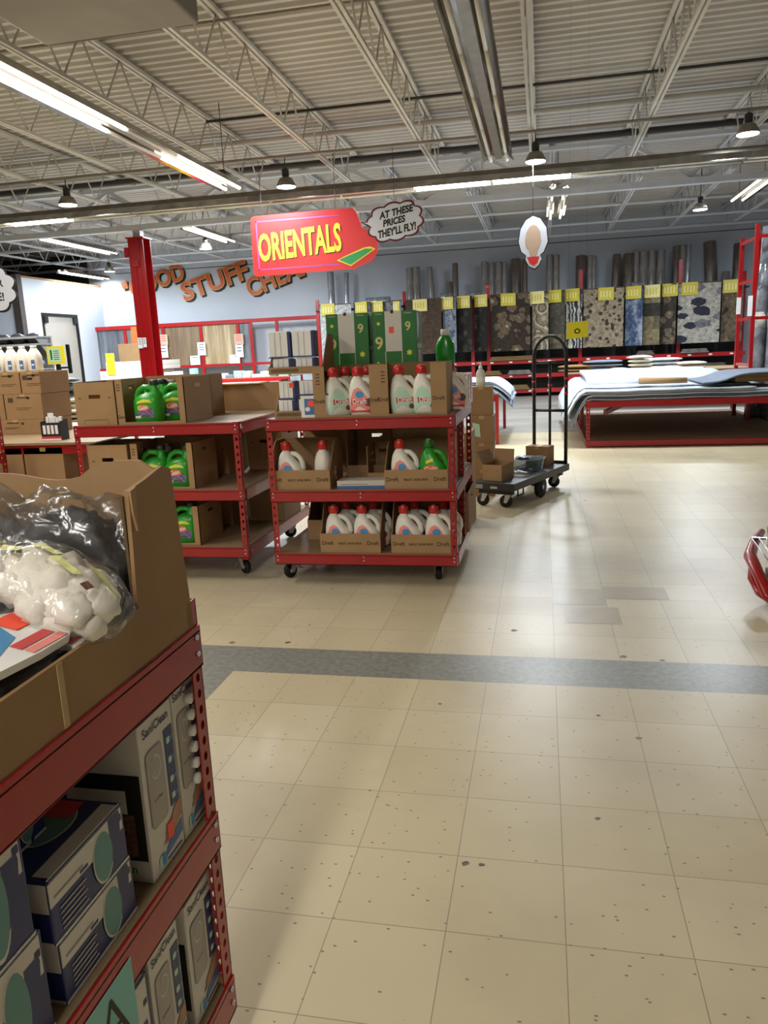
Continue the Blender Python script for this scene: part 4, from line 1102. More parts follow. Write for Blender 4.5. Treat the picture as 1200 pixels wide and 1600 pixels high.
post_box = dispenser_box('boxed soap dispenser against the perforated post on the middle shelf', 1.181, ny2, w=.095, h=.31, d=.19)
dispenser_box('boxed soap dispenser nearest the post on the bottom shelf', 1.143, ny3, w=.115, h=.27)
dispenser_box('boxed soap dispenser second from the post on the bottom shelf', 1.012, ny3, w=.105, h=.275, x=-.668)
t = thing('dispenser_box', 'grey boxed dispenser standing dark behind the one with the sticker', 'boxed soap dispenser', (-.84, 1.02, ny2), 0); b = M()
b.box((-.16, 0, 0), (0, .2, .29), 'box_grey2', bev=.002); b.flat(rr(.03, .05, .006), 'box_w', F_my(-.08, -.001, .19)); b.build('box_body', t)

# ---- long blue and white boxes with green ovals, stacked
def long_box(label, y0, z0, l=.195, h=.097, d=.16, x=-.665, x_off=0, group='blue and white boxes with green ovals', sticker=False, rz=0):
    t = thing('sponge_box', label, 'box', (x, y0, z0), rz, group); b = M()
    b.box((-d, 0, 0), (0, l, h), 'blue_b', bev=.003)
    T = lambda u, z, o=.0012: F_px(o, u, z)
    b.box((0, .0, h*.60), (.0012, l*.96, h-.003), 'box_w'); b.box((0, l*.0, .0), (.0011, l, .004), 'box_w')
    b.flat([(-.03, -.5), (.0, -.6), (.035, -.4), (.045, .0), (.03, .38), (-.03, .42), (-.045, .1)] and ell(l*.14, h*.44, 22), 'box_w', T(l*.66, h*.50, .0016))
    b.flat(ell(l*.125, h*.40, 22), 'teal', T(l*.66, h*.50, .002))
    b.flat([(-.02, -.045), (.006, -.01), (.012, .035), (.01, .045), (-.02, .045)], 'blue_b', T(l*.87, h*.52, .0017))
    for k in range(5): b.box((.0011, l*.10, h*(.12+.085*k)), (.0015, l*(.42-.03*(k % 2)), h*(.145+.085*k)), 'box_grey')
    b.box((.0012, l*.05, h*.7), (.0016, l*.4, h*.74), 'box_grey2'); b.box((.0012, l*.36, h*.63), (.0016, l*.46, h*.68), 'blue_b')
    b.flat(rr(.012, .012, .002), 'ink', T(l*.92, h*.82, .0016))
    # near end
    b.box((-d+.003, -.0012, h*.52), (-.003, 0, h-.003), 'box_w'); b.box((-d+.003, -.0012, .0), (-.003, 0, .005), 'box_w')
    b.flat(rr(.022, .022, .003), 'ink', F_my(-.05, -.0016, h*.78)); b.box((-.06, -.0016, h*.58), (-.03, 0, h*.62), 'inkblk'); b.box((-.14, -.0016, h*.7), (-.09, 0, h*.73), 'box_grey2')
    # top
    b.flat(ell(.055, .035, 22), 'box_w', Tm((-d*.5, l*.62, h+.0009), rz=PI/2)); b.flat(ell(.052, .032, 22), 'teal', Tm((-d*.5, l*.62, h+.0013), rz=PI/2))
    b.add([(-.03, .01, h+.001), (-.004, .01, h+.001), (-.004, l-.01, h+.001), (-.03, l-.01, h+.001)], [(0, 1, 2, 3)], 'box_w')
    b.add([(-.004, .004, h+.001), (.0, .004, h-.002), (.0, l-.004, h-.002), (-.004, l-.004, h+.001)], [(0, 1, 2, 3)], 'box_w')
    if sticker: b.box((-d*.5-.03, l*.72, h+.0012), (-d*.5+.02, l*.95, h+.002), 'lbl_red')
    b.build('box_body', t); return t
long_box('blue and white box with green oval, lower one of the stack by the dispensers', .803, ny2, h=.1)
long_box('blue and white box with green oval and red sticker, top of its stack', .797, ny2+.101, h=.1, sticker=True)
long_box('blue and white box with green oval, bottom one at the left edge', .585, ny2, l=.185, h=.155, x=-.662)
long_box('tall white box with green oval on the box at the left edge', .575, ny2+.156, l=.185, h=.165, x=-.662)
long_box('small blue and white box leaning deep between the stacks', .79, ny2+.202, l=.12, h=.075, x=-.745, d=.12)
long_box('blue and white box with green oval on the bottom shelf beside the dispensers', .80, ny3, l=.205, h=.26, x=-.668)
dispenser_box('boxed soap dispenser low behind the teal sheet on the bottom shelf', .68, ny3, w=.115, h=.24, x=-.69)
# white folded labels and dark packs deep in the shelf
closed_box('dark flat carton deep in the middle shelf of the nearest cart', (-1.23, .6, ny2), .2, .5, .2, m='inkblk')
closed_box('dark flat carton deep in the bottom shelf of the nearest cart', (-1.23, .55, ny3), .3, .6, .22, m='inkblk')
# teal paper taped on the beam
b = M(); b.flat([(-.066, -.14), (.066, -.14), (.066, .0), (-.066, .0)], 'teal_paper', F_px(NX+.0062, .866, .553), .0006)
b.text('A', .13, 'inkblk', F_px(NX+.0066, .868, .485), off=-.012)
tag(b.build('paper_sign'), 'teal paper sheet with a black drawn letter taped to the middle beam', 'paper sign')
# row of round white caps between the dispenser boxes and the post
for i in range(6):
    b = M(); b.tube([(0, 0, 0), (.0115, 0, 0)], .0105, 'white', n=16)
    o = b.build('white_cap', post_box); o.location = (NX-.0145+.665, 1.236-1.181, .852-.0335*i-ny2)

# ================================================================ HAND TRUCK AND WHAT STANDS ON IT
ang = math.atan2(.27+.25, 8.15-6.95)      # long axis leans to the right of +y
t = thing('flatbed_truck', 'black flatbed hand truck with tall arched handle beside the middle cart', 'hand truck', (-.25, 6.93, 0), -ang)
LT, WT = 1.34, .44   # local: x from -WT to 0, y from 0 to LT
b = M(); b.box((-WT, 0, .175), (0, LT, .245), 'char', bev=.004); b.box((-WT+.04, -.004, .185), (-WT+.12, 0, .225), 'box_grey2'); b.box((-.24, -.004, .19), (-.17, 0, .21), 'box_grey')
b.build('deck', t)
b = M(); b.box((-WT+.05, .05, .13), (-.05, .11, .175), 'blk'); b.box((-WT+.05, LT-.11, .13), (-.05, LT-.05, .175), 'blk'); b.box((-WT+.1, LT*.5-.03, .12), (-.06, LT*.5+.03, .175), 'blk')
b.tube([(-.03, .14, .175), (-.03, .14, .11), (-.03, .26, .11), (-.03, .26, .175)], .008, 'blk', n=6); b.build('underframe', t)
for x, y, rad in ((-.10, .10, .06), (-WT+.1, .10, .06), (-.10, LT-.1, .06), (-WT+.1, LT-.1, .06)): caster(t, x, y, r=rad, top=.135, ang=1.7)
for x in (-.035, -WT+.04):
    w = M(Tm((x, LT*.5, .105), ry=PI/2)); w.lathe([(0, -.028), (.055, -.028), (.06, -.02), (.098, -.024), (.104, -.014), (.104, .014), (.098, .024), (.06, .02), (.055, .028), (0, .028)], 'rubber', n=28); w.lathe([(0, -.03), (.02, -.03), (.02, .03), (0, .03)], 'zinc', n=12); w.build('large_wheel', t)
hx0, hx1 = -.385, -.03
b = M()
arch = [(hx0, LT-.03, .2), (hx0, LT-.03, 1.36)]+[((hx0+hx1)/2-(hx1-hx0)/2*math.cos(PI*k/10), LT-.03, 1.36+.20*math.sin(PI*k/10)) for k in range(1, 10)]+[(hx1, LT-.03, 1.36), (hx1, LT-.03, .2)]
b.tube(arch, .019, 'blk', n=10)
b.tube([(hx0, LT-.03, 1.30), (hx1, LT-.03, 1.30)], .013, 'blk', n=8)
b.tube([(hx0, LT-.03, .80), (hx1, LT-.03, .80)], .016, 'blk', n=8); b.tube([(hx0, LT-.03, .26), (hx1, LT-.03, .26)], .016, 'blk', n=8)
b.tube([((hx0+hx1)/2, LT-.03, .25), ((hx0+hx1)/2, LT-.03, 1.3)], .015, 'blk', n=8)
b.build('handle', t)
k = 0
for x, zs in ((hx0, (1.02, 1.10)), ((hx0+hx1)/2, (1.06, 1.15)), (hx1, (.98, 1.05, 1.13))):
    for z in zs: q = M(); q.tube([(x, LT-.03, z-.012), (x, LT-.03, z+.012)], .0205, 'cap_red', n=12); q.build('red_tape', t)
Rm = Matrix.Translation((-.25, 6.93, 0)) @ Matrix.Rotation(-ang, 4, 'Z')
def on_deck(x, y, z=.246): return tuple(Rm @ Vector((x, y, z)))
bx = carton('small open carton with raised flaps on the front of the hand truck', on_deck(-.37, .09), .2, .27, .15, rotz=-ang+.02, front='plain', side_slot=False, lid=[('l', .5), ('b', .15)], group='cartons on the hand truck')
closed_box('plain carton standing at the handle end of the hand truck', on_deck(-.385, 1.09), .25, .16, .20, rotz=-ang, group='cartons on the hand truck')
mat('tub', '5c7078', 0.2, alpha=.6)
t = thing('plastic_tub', 'grey translucent plastic tub on the hand truck', 'tub', on_deck(-.34, .62), -ang+.1); b = M()
b.loft([srect(.14, .16, z, rx, ry, p=5) for z, rx, ry in ((0, .12, .14), (.11, .14, .16), (.115, .15, .17), (.125, .15, .17), (.12, .14, .16))], 'tub'); b.build('tub_body', t)
b = M(); lump(b, (.1, .1, .13), (.06, .06, .02), 'blue_b', 4, .5); b.build('blue_cloth', t)
t = thing('plastic_bag', 'crumpled grey plastic bag at the edge of the hand truck deck', 'bag', on_deck(-.17, .42), -ang); b = M(); lump(b, (0, 0, .02), (.12, .08, .03), 'film', 31, .6, 24, 14, freq=4, flat_z=0.001); b.build('bag_body', t)
# carton stack on the far side of the truck deck
sx_, sy_ = -.715, 7.62
stk = ((.0, .0, .0, .25, .3, .27), (.0, .0, .271, .24, .3, .27), (.005, .0, .542, .24, .3, .27), (.01, .02, .813, .22, .26, .285))
for i, (dx, dy, z, w_, d_, h_) in enumerate(stk):
    lb = ('bottom carton of the stack left of the hand truck', 'second carton from the floor in the stack left of the hand truck', 'third carton of the stack left of the hand truck, below the top one', 'top carton of the stack left of the hand truck, a pump bottle on it')[i]
    def side(b, w_=w_, d_=d_, h_=h_):
        b.add([(w_+.001, .04, h_*.3), (w_+.001, d_-.04, h_*.3), (w_+.001, d_-.04, h_*.8), (w_+.001, .04, h_*.8)], [(0, 1, 2, 3)], 'brown_berry')
        b.add([(w_+.0015, .07, h_*.4), (w_+.0015, .10, h_*.4), (w_+.0015, .10, h_*.75), (w_+.0015, .07, h_*.75)], [(0, 1, 2, 3)], 'white')
    c_ = closed_box(lb, (sx_+dx, sy_+dy, z), w_, d_, h_, group='carton stack left of the hand truck', side=side if i < 3 else None)
b = M(); b.flat([(-.04, -.06), (.04, -.08), (.03, .05), (-.04, .07)], 'lbl_mint', F_my(-.64, 7.617, .68)); tag(b.build('paper_sheet'), 'mint green paper on the front of the middle stacked carton', 'paper')
b = M(); b.flat([(-.02, -.05), (.02, -.06), (.03, .03), (-.01, .05)], 'yel', F_px(-.483, 7.70, 1.03)); tag(b.build('price_sticker'), 'yellow price sticker on the side of the top stacked carton', 'sticker')
t = thing('pump_bottle', 'clear pump bottle standing on top of the carton stack', 'bottle', (-.60, 7.74, 1.0985)); b = M()
mat('clear_soap', 'd8d5c8', 0.2, alpha=.8)
b.loft([srect(0, 0, z, r, r*.7, n=20, p=2.4) for z, r in ((0, .042), (.01, .046), (.13, .046), (.16, .03), (.175, .015))], 'clear_soap'); b.build('bottle_body', t)
c = M(); c.lathe([(.018, .17), (.018, .2), (.007, .2), (.007, .235), (0, .235)], 'white', n=14); c.bar((.008, 0, .232), (-.035, 0, .228), .018, .012, 'white'); c.build('pump', t)
# leaning red goods between cart and truck
closed_box('pale carton in the gap behind the centre cart', (-.85, 6.2, 0), .28, .4, .8, m='card2')

# ================================================================ LEFT SIDE: low table, carton stack
t = thing('board_table', 'low table with bare board top left of the left cart, cartons stacked on it', 'table', (-5.7, 5.25, 0)); TW, TD, TZ = 2.35, 1.45, .90
b = M(); b.box((0, 0, TZ-.018), (TW, TD, TZ), 'mdf'); b.build('table_top', t)
for x in (.03, TW-.07):
    for y in (.03, TD-.07): b = M(); b.box((x, y, 0), (x+.04, y+.04, TZ-.018), 'red'); b.build('leg', t)
for yy in (.03, TD-.07): b = M(); b.box((.07, yy, TZ-.09), (TW-.07, yy+.02, TZ-.018), 'red'); b.build('beam', t)
b = M(); b.box((.03, .02, .40), (TW-.03, TD-.02, .42), 'mdf'); b.build('shelf', t)
for i in range(5):
    closed_box('carton under the board table top, %s from the right' % ORD[i], (-3.65-.36*(i+1)+.0, 5.28, .421), .345, .4, .44, group='cartons under the board table')
# stack
GS = 'cartons stacked on the board table'
rows = [(.901, [(-5.68, .5), (-5.17, .3), (-4.86, .56)], .13), (1.032, [(-5.6, .5), (-5.09, .42), (-4.66, .37)], .22), (1.253, [(-5.6, .45), (-5.14, .38), (-4.75, .27), (-4.47, .19)], .19)]
k = 0; desc = ('bottom', 'middle', 'top')
for r_, (z, it, h_) in enumerate(rows):
    for i, (x, w_) in enumerate(it):
        closed_box('carton in the %s row of the board table stack, %s from the right' % (desc[r_], ORD[len(it)-1-i]), (x, 5.98, z), w_, .42, h_, group=GS,
                   ink=((w_*.1, h_-.07, .05, .04), (w_*.35, h_-.035, .12, .012), (w_*.6, h_-.045, .03, .02), (w_*.3, h_*.45, .15, .004), (w_*.3, h_*.38, .12, .004)), slot=(r_ == 2 and i == 3))
for i in range(6):
    t = thing('milk_jug', 'white gallon jug on the carton stack, %s from the right' % ORD[i], 'jug', (-4.46-.118*i, 6.2, 1.444), 0, 'white gallon jugs on the carton stack'); b = M()
    b.loft([srect(0, 0, z, r, r, n=20, p=3.4) for z, r in ((0, .05), (.01, .056), (.13, .056), (.165, .042), (.195, .026), (.205, .022))], 'white_pl')
    b.box((.0, -.0575, .02), (.035, -.0565, .10), 'blue_l'); b.box((.005, -.0582, .05), (.03, -.0574, .065), 'white')
    b.build('jug_body', t); c = M(); c.lathe([(.024, .205), (.026, .208), (.026, .225), (0, .226)], 'white', n=16); c.build('cap', t)
t = thing('swab_display_box', 'black open display box of white sticks on the board table', 'display box', (-3.93, 5.42, .901), .05); b = M()
for a_, c_ in (((0, 0, 0), (.17, .005, .14)), ((0, .11, 0), (.17, .115, .16)), ((0, .005, 0), (.005, .11, .15)), ((.165, .005, 0), (.17, .11, .15)), ((.005, .005, 0), (.165, .11, .005))): b.box(a_, c_, 'inkblk')
b.box((0, -.003, 0), (.17, -.001, .03), 'lbl_red'); b.box((0, -.0035, 0), (.17, -.003, .012), 'white')
for i in range(4): b.box((.02+.035*i, -.003, .05), (.044+.035*i, -.001, .12), 'white')
b.build('box_body', t)
b = M(); b.box((.0, .117, .0), (.05, .12, .21), 'white'); b.build('header_card', t)
for i in range(5): b = M(); b.bar((.03+.028*i, .055, .006), (.035+.028*i, .06, .185-.01*(i % 2)), .022, .022, 'white'); b.build('stick', t)
# white cloths and pouches on the table behind
t = thing('merchandise_table', 'low table of folded cloths and packs behind the left cart', 'table', (-6.9, 8.5, 0)); b = M(); b.box((0, 0, .79), (1.5, 1.0, .81), 'mdf'); b.build('table_top', t)
for x in (0, 1.46):
    for y in (0, .96): b = M(); b.box((x, y, 0), (x+.04, y+.04, .79), 'red'); b.build('leg', t)
mat('cream', 'd9d2bd', 0.9, var=.08, bump=.4, bscale=30); mat('steelblue', '68707c', 0.5, var=.3, vscale=20)
for i in range(4):
    t = thing('folded_cloth', 'folded cream cloth left of the left cart, %s from the bottom' % ORD[i], 'cloth', (-6.07, 8.62, .811+.07*i), .1*(-1)**i, 'folded cream cloths'); b = M(); lump(b, (.17, .15, .035), (.2-.01*i, .16, .034), 'cream', i, .12, 24, 12, sq=4); b.build('cloth_body', t)
for i in range(4):
    t = thing('grey_pack', 'grey plastic pack stacked on the cream cloths, %s from the bottom' % ORD[i], 'pack', (-6.09, 8.66, 1.093+.06*i), .1*(-1)**i, 'grey packs'); b = M(); lump(b, (.17, .12, .03), (.17, .13, .028), 'steelblue', i+9, .3, 24, 12, sq=4); b.build('pack_body', t)
# yellow framed sign and black stand
q = at_y(87, 555, 8.3); t = thing('framed_sign', 'yellow framed sign with a pale green notice on a black stand', 'sign', (q.x, 8.3, 0)); b = M()
w_ = .235; h_ = .21; z = q.z
b.box((-w_/2, 0, z-h_/2), (w_/2, .01, z+h_/2), 'yel'); b.box((-w_*.4, -.002, z-h_*.38), (w_*.28, 0, z+h_*.38), 'lbl_mint'); b.box((-w_*.3, -.003, z-h_*.25), (-w_*.2, -.002, z+h_*.3), 'green_dk')
for k in range(5): b.box((-w_*.12, -.003, z-h_*.25+k*.024), (w_*.2, -.002, z-h_*.25+k*.024+.008), 'green_dk')
b.build('sign_panel', t)
b = M(); b.tube([(.0, .03, 0), (.0, .03, z)], .012, 'blk', n=8); b.box((.14, .0, z-.22), (.19, .02, z+.12), 'blk', bev=.008); b.box((-.02, .0, z-.21), (.04, .025, z-h_/2), 'blk', bev=.008); b.box((0, .02, z-.16), (.17, .03, z-.14), 'blk'); b.box((-.12, -.08, 0), (.12, .14, .012), 'blk'); b.build('stand', t)
b = M(); b.box((0, 0, .0), (.035, .035, 1.30), 'red'); o = tag(b.build('red_upright'), 'short red upright post behind the hand hole carton', 'post'); q = at_y(118, 590, 7.2); o.location = (q.x, 7.2, 0)

# gondola shelf at the far left
q = at_y(0, 527, 14.0); q2 = at_y(70, 524, 14.0)
t = thing('gondola_shelf', 'grey metal wall shelf unit at the left edge behind the white jugs', 'shelf', (q2.x-2.5, 14.0, 0)); mat('shelf_grey', '7c7f83', 0.5)
b = M(); b.box((0, .45, 0), (2.3, .5, q2.z), 'shelf_grey'); b.build('back_panel', t)
for zz in (.4, .95, 1.45, 1.95, q2.z):
    b = M(); b.box((0, -.05 if zz > 2.2 else 0, zz-.03), (2.5 if zz > 2.2 else 2.3, .45, zz), 'shelf_grey'); b.box((0, -.055 if zz > 2.2 else -.005, zz-.045), (2.5 if zz > 2.2 else 2.3, -.05 if zz > 2.2 else 0, zz), 'beam_w'); b.build('shelf', t)
b = M(); b.add([(2.25, 0, q2.z-.03), (2.25, .45, q2.z-.03), (2.25, .45, q2.z-.45), (2.27, 0, q2.z-.03), (2.27, .45, q2.z-.03), (2.27, .45, q2.z-.45)], [(0, 1, 2), (5, 4, 3), (0, 3, 4, 1), (1, 4, 5, 2), (2, 5, 3, 0)], 'shelf_grey'); b.build('bracket', t)
k = 0
for zz in (1.451, 1.951):
    for i in range(6):
        t = thing('foil_pouch', 'grey pouch on the far left shelf unit, %s from the right on the %s shelf' % (ORD[5-i], 'lower' if zz < 1.6 else 'upper'), 'pouch', (q2.x-2.35+.36*i, 14.2, zz), 0, 'grey pouches on the far left shelf'); b = M(); lump(b, (.15, 0, .11), (.15, .08, .11), 'steelblue', i, .3, 16, 10, sq=4, flat_z=0); b.build('pouch_body', t)

# thought bubble sign hanging at the left edge
def cloud(w, h, n, a=.09, ph=0):
    out = []
    for k in range(n*10):
        A = 2*PI*k/(n*10); s_ = abs(math.sin(A*n/2+ph)); R = (1-a)+a*1.6*s_
        ca, sa = math.cos(A), math.sin(A); p = (abs(ca)**2.6+abs(sa)**2.6)**(-1/2.6)
        out.append((w/2*ca*R*p, h/2*sa*R*p))
    return out
q = at_y(-22, 453, 8.0)
t = thing('hanging_sign', 'white bubble sign with black capitals hanging at the left edge', 'sign', (q.x, 8.0, q.z), .05); b = M()
b.flat(cloud(.72, .50, 9), 'inkblk', Tm((.008, .008, -.012), rx=PI/2), .01); b.flat(cloud(.70, .48, 9), 'sign_white', Tm((0, 0, 0), rx=PI/2), .008)
b.text('UNDER', .115, 'inkblk', Tm((.03, -.002, .06), rx=PI/2), off=.022, spacing=1.0); b.text('NOSE!', .125, 'inkblk', Tm((.045, -.002, -.09), rx=PI/2), off=.024)
b.build('sign_board', t); b = M()
for x in (-.2, .2): b.tube([(x, .004, .2), (x, .004, ZJ-q.z)], .003, 'pipe_d', n=5)
b.build('wire', t)

# ================================================================ RED COLUMN
q = at_y(215.5, 362, YG); t = thing('steel_column', 'red steel column rising to the girder left of the lettering', 'column', (q.x, YG, 0)); ct = 4.19
b = M(); hw = .17
b.box((-hw, -hw, 0), (hw, -hw+.025, ct-.18), 'red'); b.box((-hw, hw-.025, 0), (hw, hw, ct-.18), 'red'); b.box((-.012, -hw+.025, 0), (.012, hw-.025, ct-.18), 'red')
b.box((-.05, -hw-.03, 0), (-.02, -hw, ct-.6), 'red'); b.box((.07, -hw-.02, 0), (.09, -hw, ct-.2), 'red'); b.box((-.1, -hw-.05, ct-.75), (.06, -hw, ct-.62), 'red')
b.build('shaft', t); b = M(); b.box((-hw-.03, -hw-.03, ct-.18), (hw+.03, hw+.03, ct-.15), 'red'); b.box((-.08, -.08, ct-.15), (.08, .08, ct-.002), 'beam_w'); b.build('cap_plate', t)
b = M(); b.box((-.26, -hw-.02, ct-.55), (-hw, -hw+.1, ct-.35), 'red'); b.build('bracket', t)
def paper(label, px, py, Y, w, h, m='paper', cat='paper', name='paper_notice', group=None, lines=3, stroke='ink'):
    q = at_y(px, py, Y); b = M(); b.box((-w/2, 0, -h/2), (w/2, .006, h/2), m)
    for k in range(lines): b.box((-w*.32, -.001, h*(.28-.2*k)), (w*.3, 0, h*(.34-.2*k)), stroke)
    o = tag(b.build(name), label, cat, group); o.location = (q.x, Y, q.z); return o
paper('white notice on the lower left of the red column', 219, 536, YG-hw-.06, .10, .22); paper('second white notice beside the first on the red column', 226, 535, YG-hw-.06, .08, .2)

# ================================================================ HANGING SIGNS
mat('sign_edge', '5a1a20', .5)
q = at_y(488, 378, 12.0); sy = 12.0
t = thing('hanging_sign', 'long red hanging sign with yellow capitals and a green carpet', 'sign', (q.x, sy, q.z), 0); b = M()
R5 = Matrix.Rotation(math.radians(1.2), 4, 'Y')
S_ = lambda x=0, z=0, o=0: Tm((x, -o, z), rx=PI/2)
W_, H_ = 2.0, .92
out = [(-W_/2+.05, -H_/2), (W_/2-.42, -H_/2+.02), (W_/2-.38, -H_/2-.0), (W_/2-.25, -.40), (W_/2-.06, -.34), (W_/2+.03, -.22), (W_/2+.04, -.1), (W_/2-.02, .04), (W_/2-.2, .16), (W_/2-.24, .3), (W_/2-.27, H_/2-.08), (W_/2-.33, H_/2-.01), (-W_/2+.07, H_/2-.01), (-W_/2+.01, H_/2-.05), (-W_/2, -H_/2+.05)]
b.flat(out, 'sign_red', S_(), .02)
for a_, c_ in (((-.91, .35), (.45, .37)), ((-.91, -.37), (-.89, .37)), ((-.91, -.37), (.42, -.35))): b.box((a_[0], -.0015, a_[1]), (c_[0], -.0, c_[1]), 'sign_vio')
b.text('ORIENTALS', .56, 'inkblk', S_(-.205, -.035, .002) @ Matrix.Rotation(.06, 4, 'Z'), off=.024, sx=.47, shear=.1); b.text('ORIENTALS', .56, 'sign_yel', S_(-.22, -.02, .004) @ Matrix.Rotation(.06, 4, 'Z'), off=.03, sx=.47, shear=.1)
b.flat([(.38, -.30), (.60, -.40), (1.0, -.17), (.92, -.13), (.82, -.14), (.5, -.25)], 'sign_yel', S_(0, 0, .004)); b.flat([(.41, -.295), (.6, -.38), (.97, -.17), (.84, -.155), (.5, -.262)], 'carpet_g', S_(0, 0, .006))
b.build('sign_board', t)
for x in (-.8, .4): b = M(); b.tube([(x, .01, .45), (x, .01, ZJ-q.z-.02)], .004, 'pipe_d', n=5); b.build('wire', t)
q2_ = at_y(617, 346, sy-.03)
t = thing('hanging_sign', 'white speech bubble sign with black slanted words beside the red sign', 'sign', (q2_.x, sy-.03, q2_.z), 0); b = M()
b.flat(cloud(.86, .55, 10, .08), 'sign_edge', S_() @ Matrix.Rotation(.15, 4, 'Z'), .012); b.flat([(x*.93, y*.9) for x, y in cloud(.86, .55, 10, .08)], 'sign_white', S_(0, 0, .002) @ Matrix.Rotation(.15, 4, 'Z'))
b.flat([(-.34, .02), (-.34, -.1), (-.53, .03)], 'sign_edge', S_(0, 0, .001)); b.flat([(-.3, .0), (-.3, -.075), (-.49, .02)], 'sign_white', S_(0, 0, .0025))
for s_, zz, xx, sz in (('AT THESE', .13, .02, .135), ('PRICES', .0, -.02, .13), ("THEY'LL FLY!", -.135, .02, .145)):
    b.text(s_, sz, 'inkblk', S_(xx, zz, .0035) @ Matrix.Rotation(.16, 4, 'Z'), off=.045, shear=.25, sx=.88 if zz > -.1 else .72)
b.build('sign_board', t)
b = M(); b.tube([(.0, .01, .24), (.0, .01, ZJ-q2_.z-.02)], .004, 'pipe_d', n=5); b.build('wire', t)
q3_ = at_y(833, 379, 12.0)
t = thing('hanging_sign', 'small white-rimmed cut-out sign hanging alone before the rug wall', 'sign', (q3_.x, 12.0, q3_.z), 0); b = M()
ol = [(.0, .37), (.1, .33), (.19, .2), (.21, .0), (.15, -.14), (.1, -.18), (.12, -.24), (.08, -.32), (.02, -.37), (-.06, -.33), (-.11, -.24), (-.1, -.18), (-.17, -.12), (-.21, .02), (-.18, .2), (-.1, .32)]
mat('sign_cream', 'b59a84', .5)
b.flat([(x*1.08, y*1.05) for x, y in ol], 'inkblk', S_(), .012); b.flat(ol, 'sign_white', S_(0, 0, .002)); b.flat([(x*.55, y*.62+.02) for x, y in ol], 'sign_cream', S_(0, 0, .004)); b.flat([(-.09, -.2), (.09, -.2), (.06, -.29), (.01, -.33), (-.05, -.29)], 'sign_red', S_(0, 0, .004))
b.build('sign_board', t)
b = M(); b.tube([(.0, .01, .36), (.0, .01, ZJ-q3_.z-.02)], .004, 'pipe_d', n=5); b.build('wire', t)
# big tan unit at the top left, hung from the roof
mat('unit', '9b9488', .6, var=.25, vscale=1.2)
t = thing('ceiling_unit', 'large tan sheet metal unit hanging under the roof at the top left corner', 'heater unit', (0, 0, 0)); b = M()
b.box((-3.52, 4.3, 3.75), (-2.32, 5.5, 4.2), 'unit', bev=.02); b.build('unit_body', t); b = M()
for x in (-3.2, -2.6):
    for y in (4.5, 5.3): b.tube([(x, y, 4.2), (x, y, ZD-.02)], .01, 'pipe_d', n=6)
b.build('hanger', t)

# ================================================================ BACK WALL LETTERING
def wall_word(word, p0, p1, hgt, label, sx=1.0):
    a = at_y(p0[0], p0[1], YB-.08); c = at_y(p1[0], p1[1], YB-.08); L = (c-a).length; an = math.atan2(c.z-a.z, c.x-a.x)
    vs, _ = text_mesh(word, .03, 0, 0, 'CENTER', 1.0); wd = max(v[0] for v in vs)-min(v[0] for v in vs)
    size = hgt/.76; sxx = L/(wd*size)
    t = thing('wall_lettering', label, 'wall lettering', ((a.x+c.x)/2, YB-.04, (a.z+c.z)/2)); b = M()
    T = Tm((0, 0, 0), rx=PI/2) @ Matrix.Rotation(an, 4, 'Z')
    b.text(word, size, 'inkblk', Tm((.05, .03, -.05)) @ T, off=.045, sx=sxx, th=.02); b.text(word, size, 'letter_rim', T, off=.04, sx=sxx, th=.03); b.text(word, size, 'letter_org', Tm((0, -.02, 0)) @ T, off=.012, sx=sxx, th=.006)
    b.build('letters', t)
wall_word('"GOOD', (193, 457), (286, 424), .58, 'orange raised letters GOOD slanting up behind the red column')
wall_word('STUFF', (284, 459), (386, 421), .62, 'orange raised letters STUFF slanting up in the middle of the lettering')
wall_word('CHEAP"', (386, 453), (492, 408), .62, 'orange raised letters CHEAP partly hidden by the red hanging sign')

# ================================================================ FLOORING DISPLAY (back left)
FY = 24.0
a0 = at_y(139, 512, FY); zt_ = a0.z; zb0 = at_y(146, 577, FY).z; x_end = at_y(496, 493, FY).x
t = thing('flooring_display', 'long red framed display of wood look flooring panels at the back left wall', 'display', (a0.x, FY, 0)); Wd = x_end-a0.x
def wood(name, c1, c2, c3):
    m = bpy.data.materials.new(name); m.use_nodes = True; nt = m.node_tree; b = nt.nodes['Principled BSDF']; b.inputs['Roughness'].default_value = .5
    tc = nt.nodes.new('ShaderNodeTexCoord'); mp = nt.nodes.new('ShaderNodeMapping'); mp.inputs['Scale'].default_value = (6, 6, .5); nt.links.new(tc.outputs['Object'], mp.inputs[0])
    n = nn(nt, 'ShaderNodeTexNoise', i_Scale=1.6, i_Detail=6.0); nt.links.new(mp.outputs[0], n.inputs['Vector'])
    nt.links.new(ramp(nt, n.outputs[0], [(.3, c1), (.5, c2), (.7, c3)]), b.inputs['Base Color']); MATS[name] = m
wood('wood_grey', '45494f', '5c6066', '767a80'); wood('wood_taupe', '5f5a52', '77716a', '8f887e'); wood('wood_brown', '5b4a38', '6f5b44', '7d6a52'); wood('wood_oak', '7a684c', '9a8766', 'b5a485')
xs_ = [0]+[at_y(p, 505, FY).x-a0.x for p in (193, 253, 312, 370, 391, 432)]+[Wd]
for k, mn in enumerate(('wood_grey', 'wood_taupe', 'wood_brown', 'wood_oak')):
    b = M(); b.box((xs_[k]+.04, .05, zb0), (xs_[k+1]-.04, .08, zt_-.1), mn); b.build('floor_panel', t)
b = M(); b.box((xs_[4]+.04, .05, zb0), (xs_[5]-.02, .08, zt_-.1), 'wood_grey'); b.build('floor_panel', t)
for x in xs_: b = M(); b.box((x-.05, 0, 0), (x+.05, .05, zt_), 'red'); b.build('upright', t)
b = M(); b.box((0, -.02, zt_-.12), (Wd, .06, zt_), 'red'); b.build('rail', t)
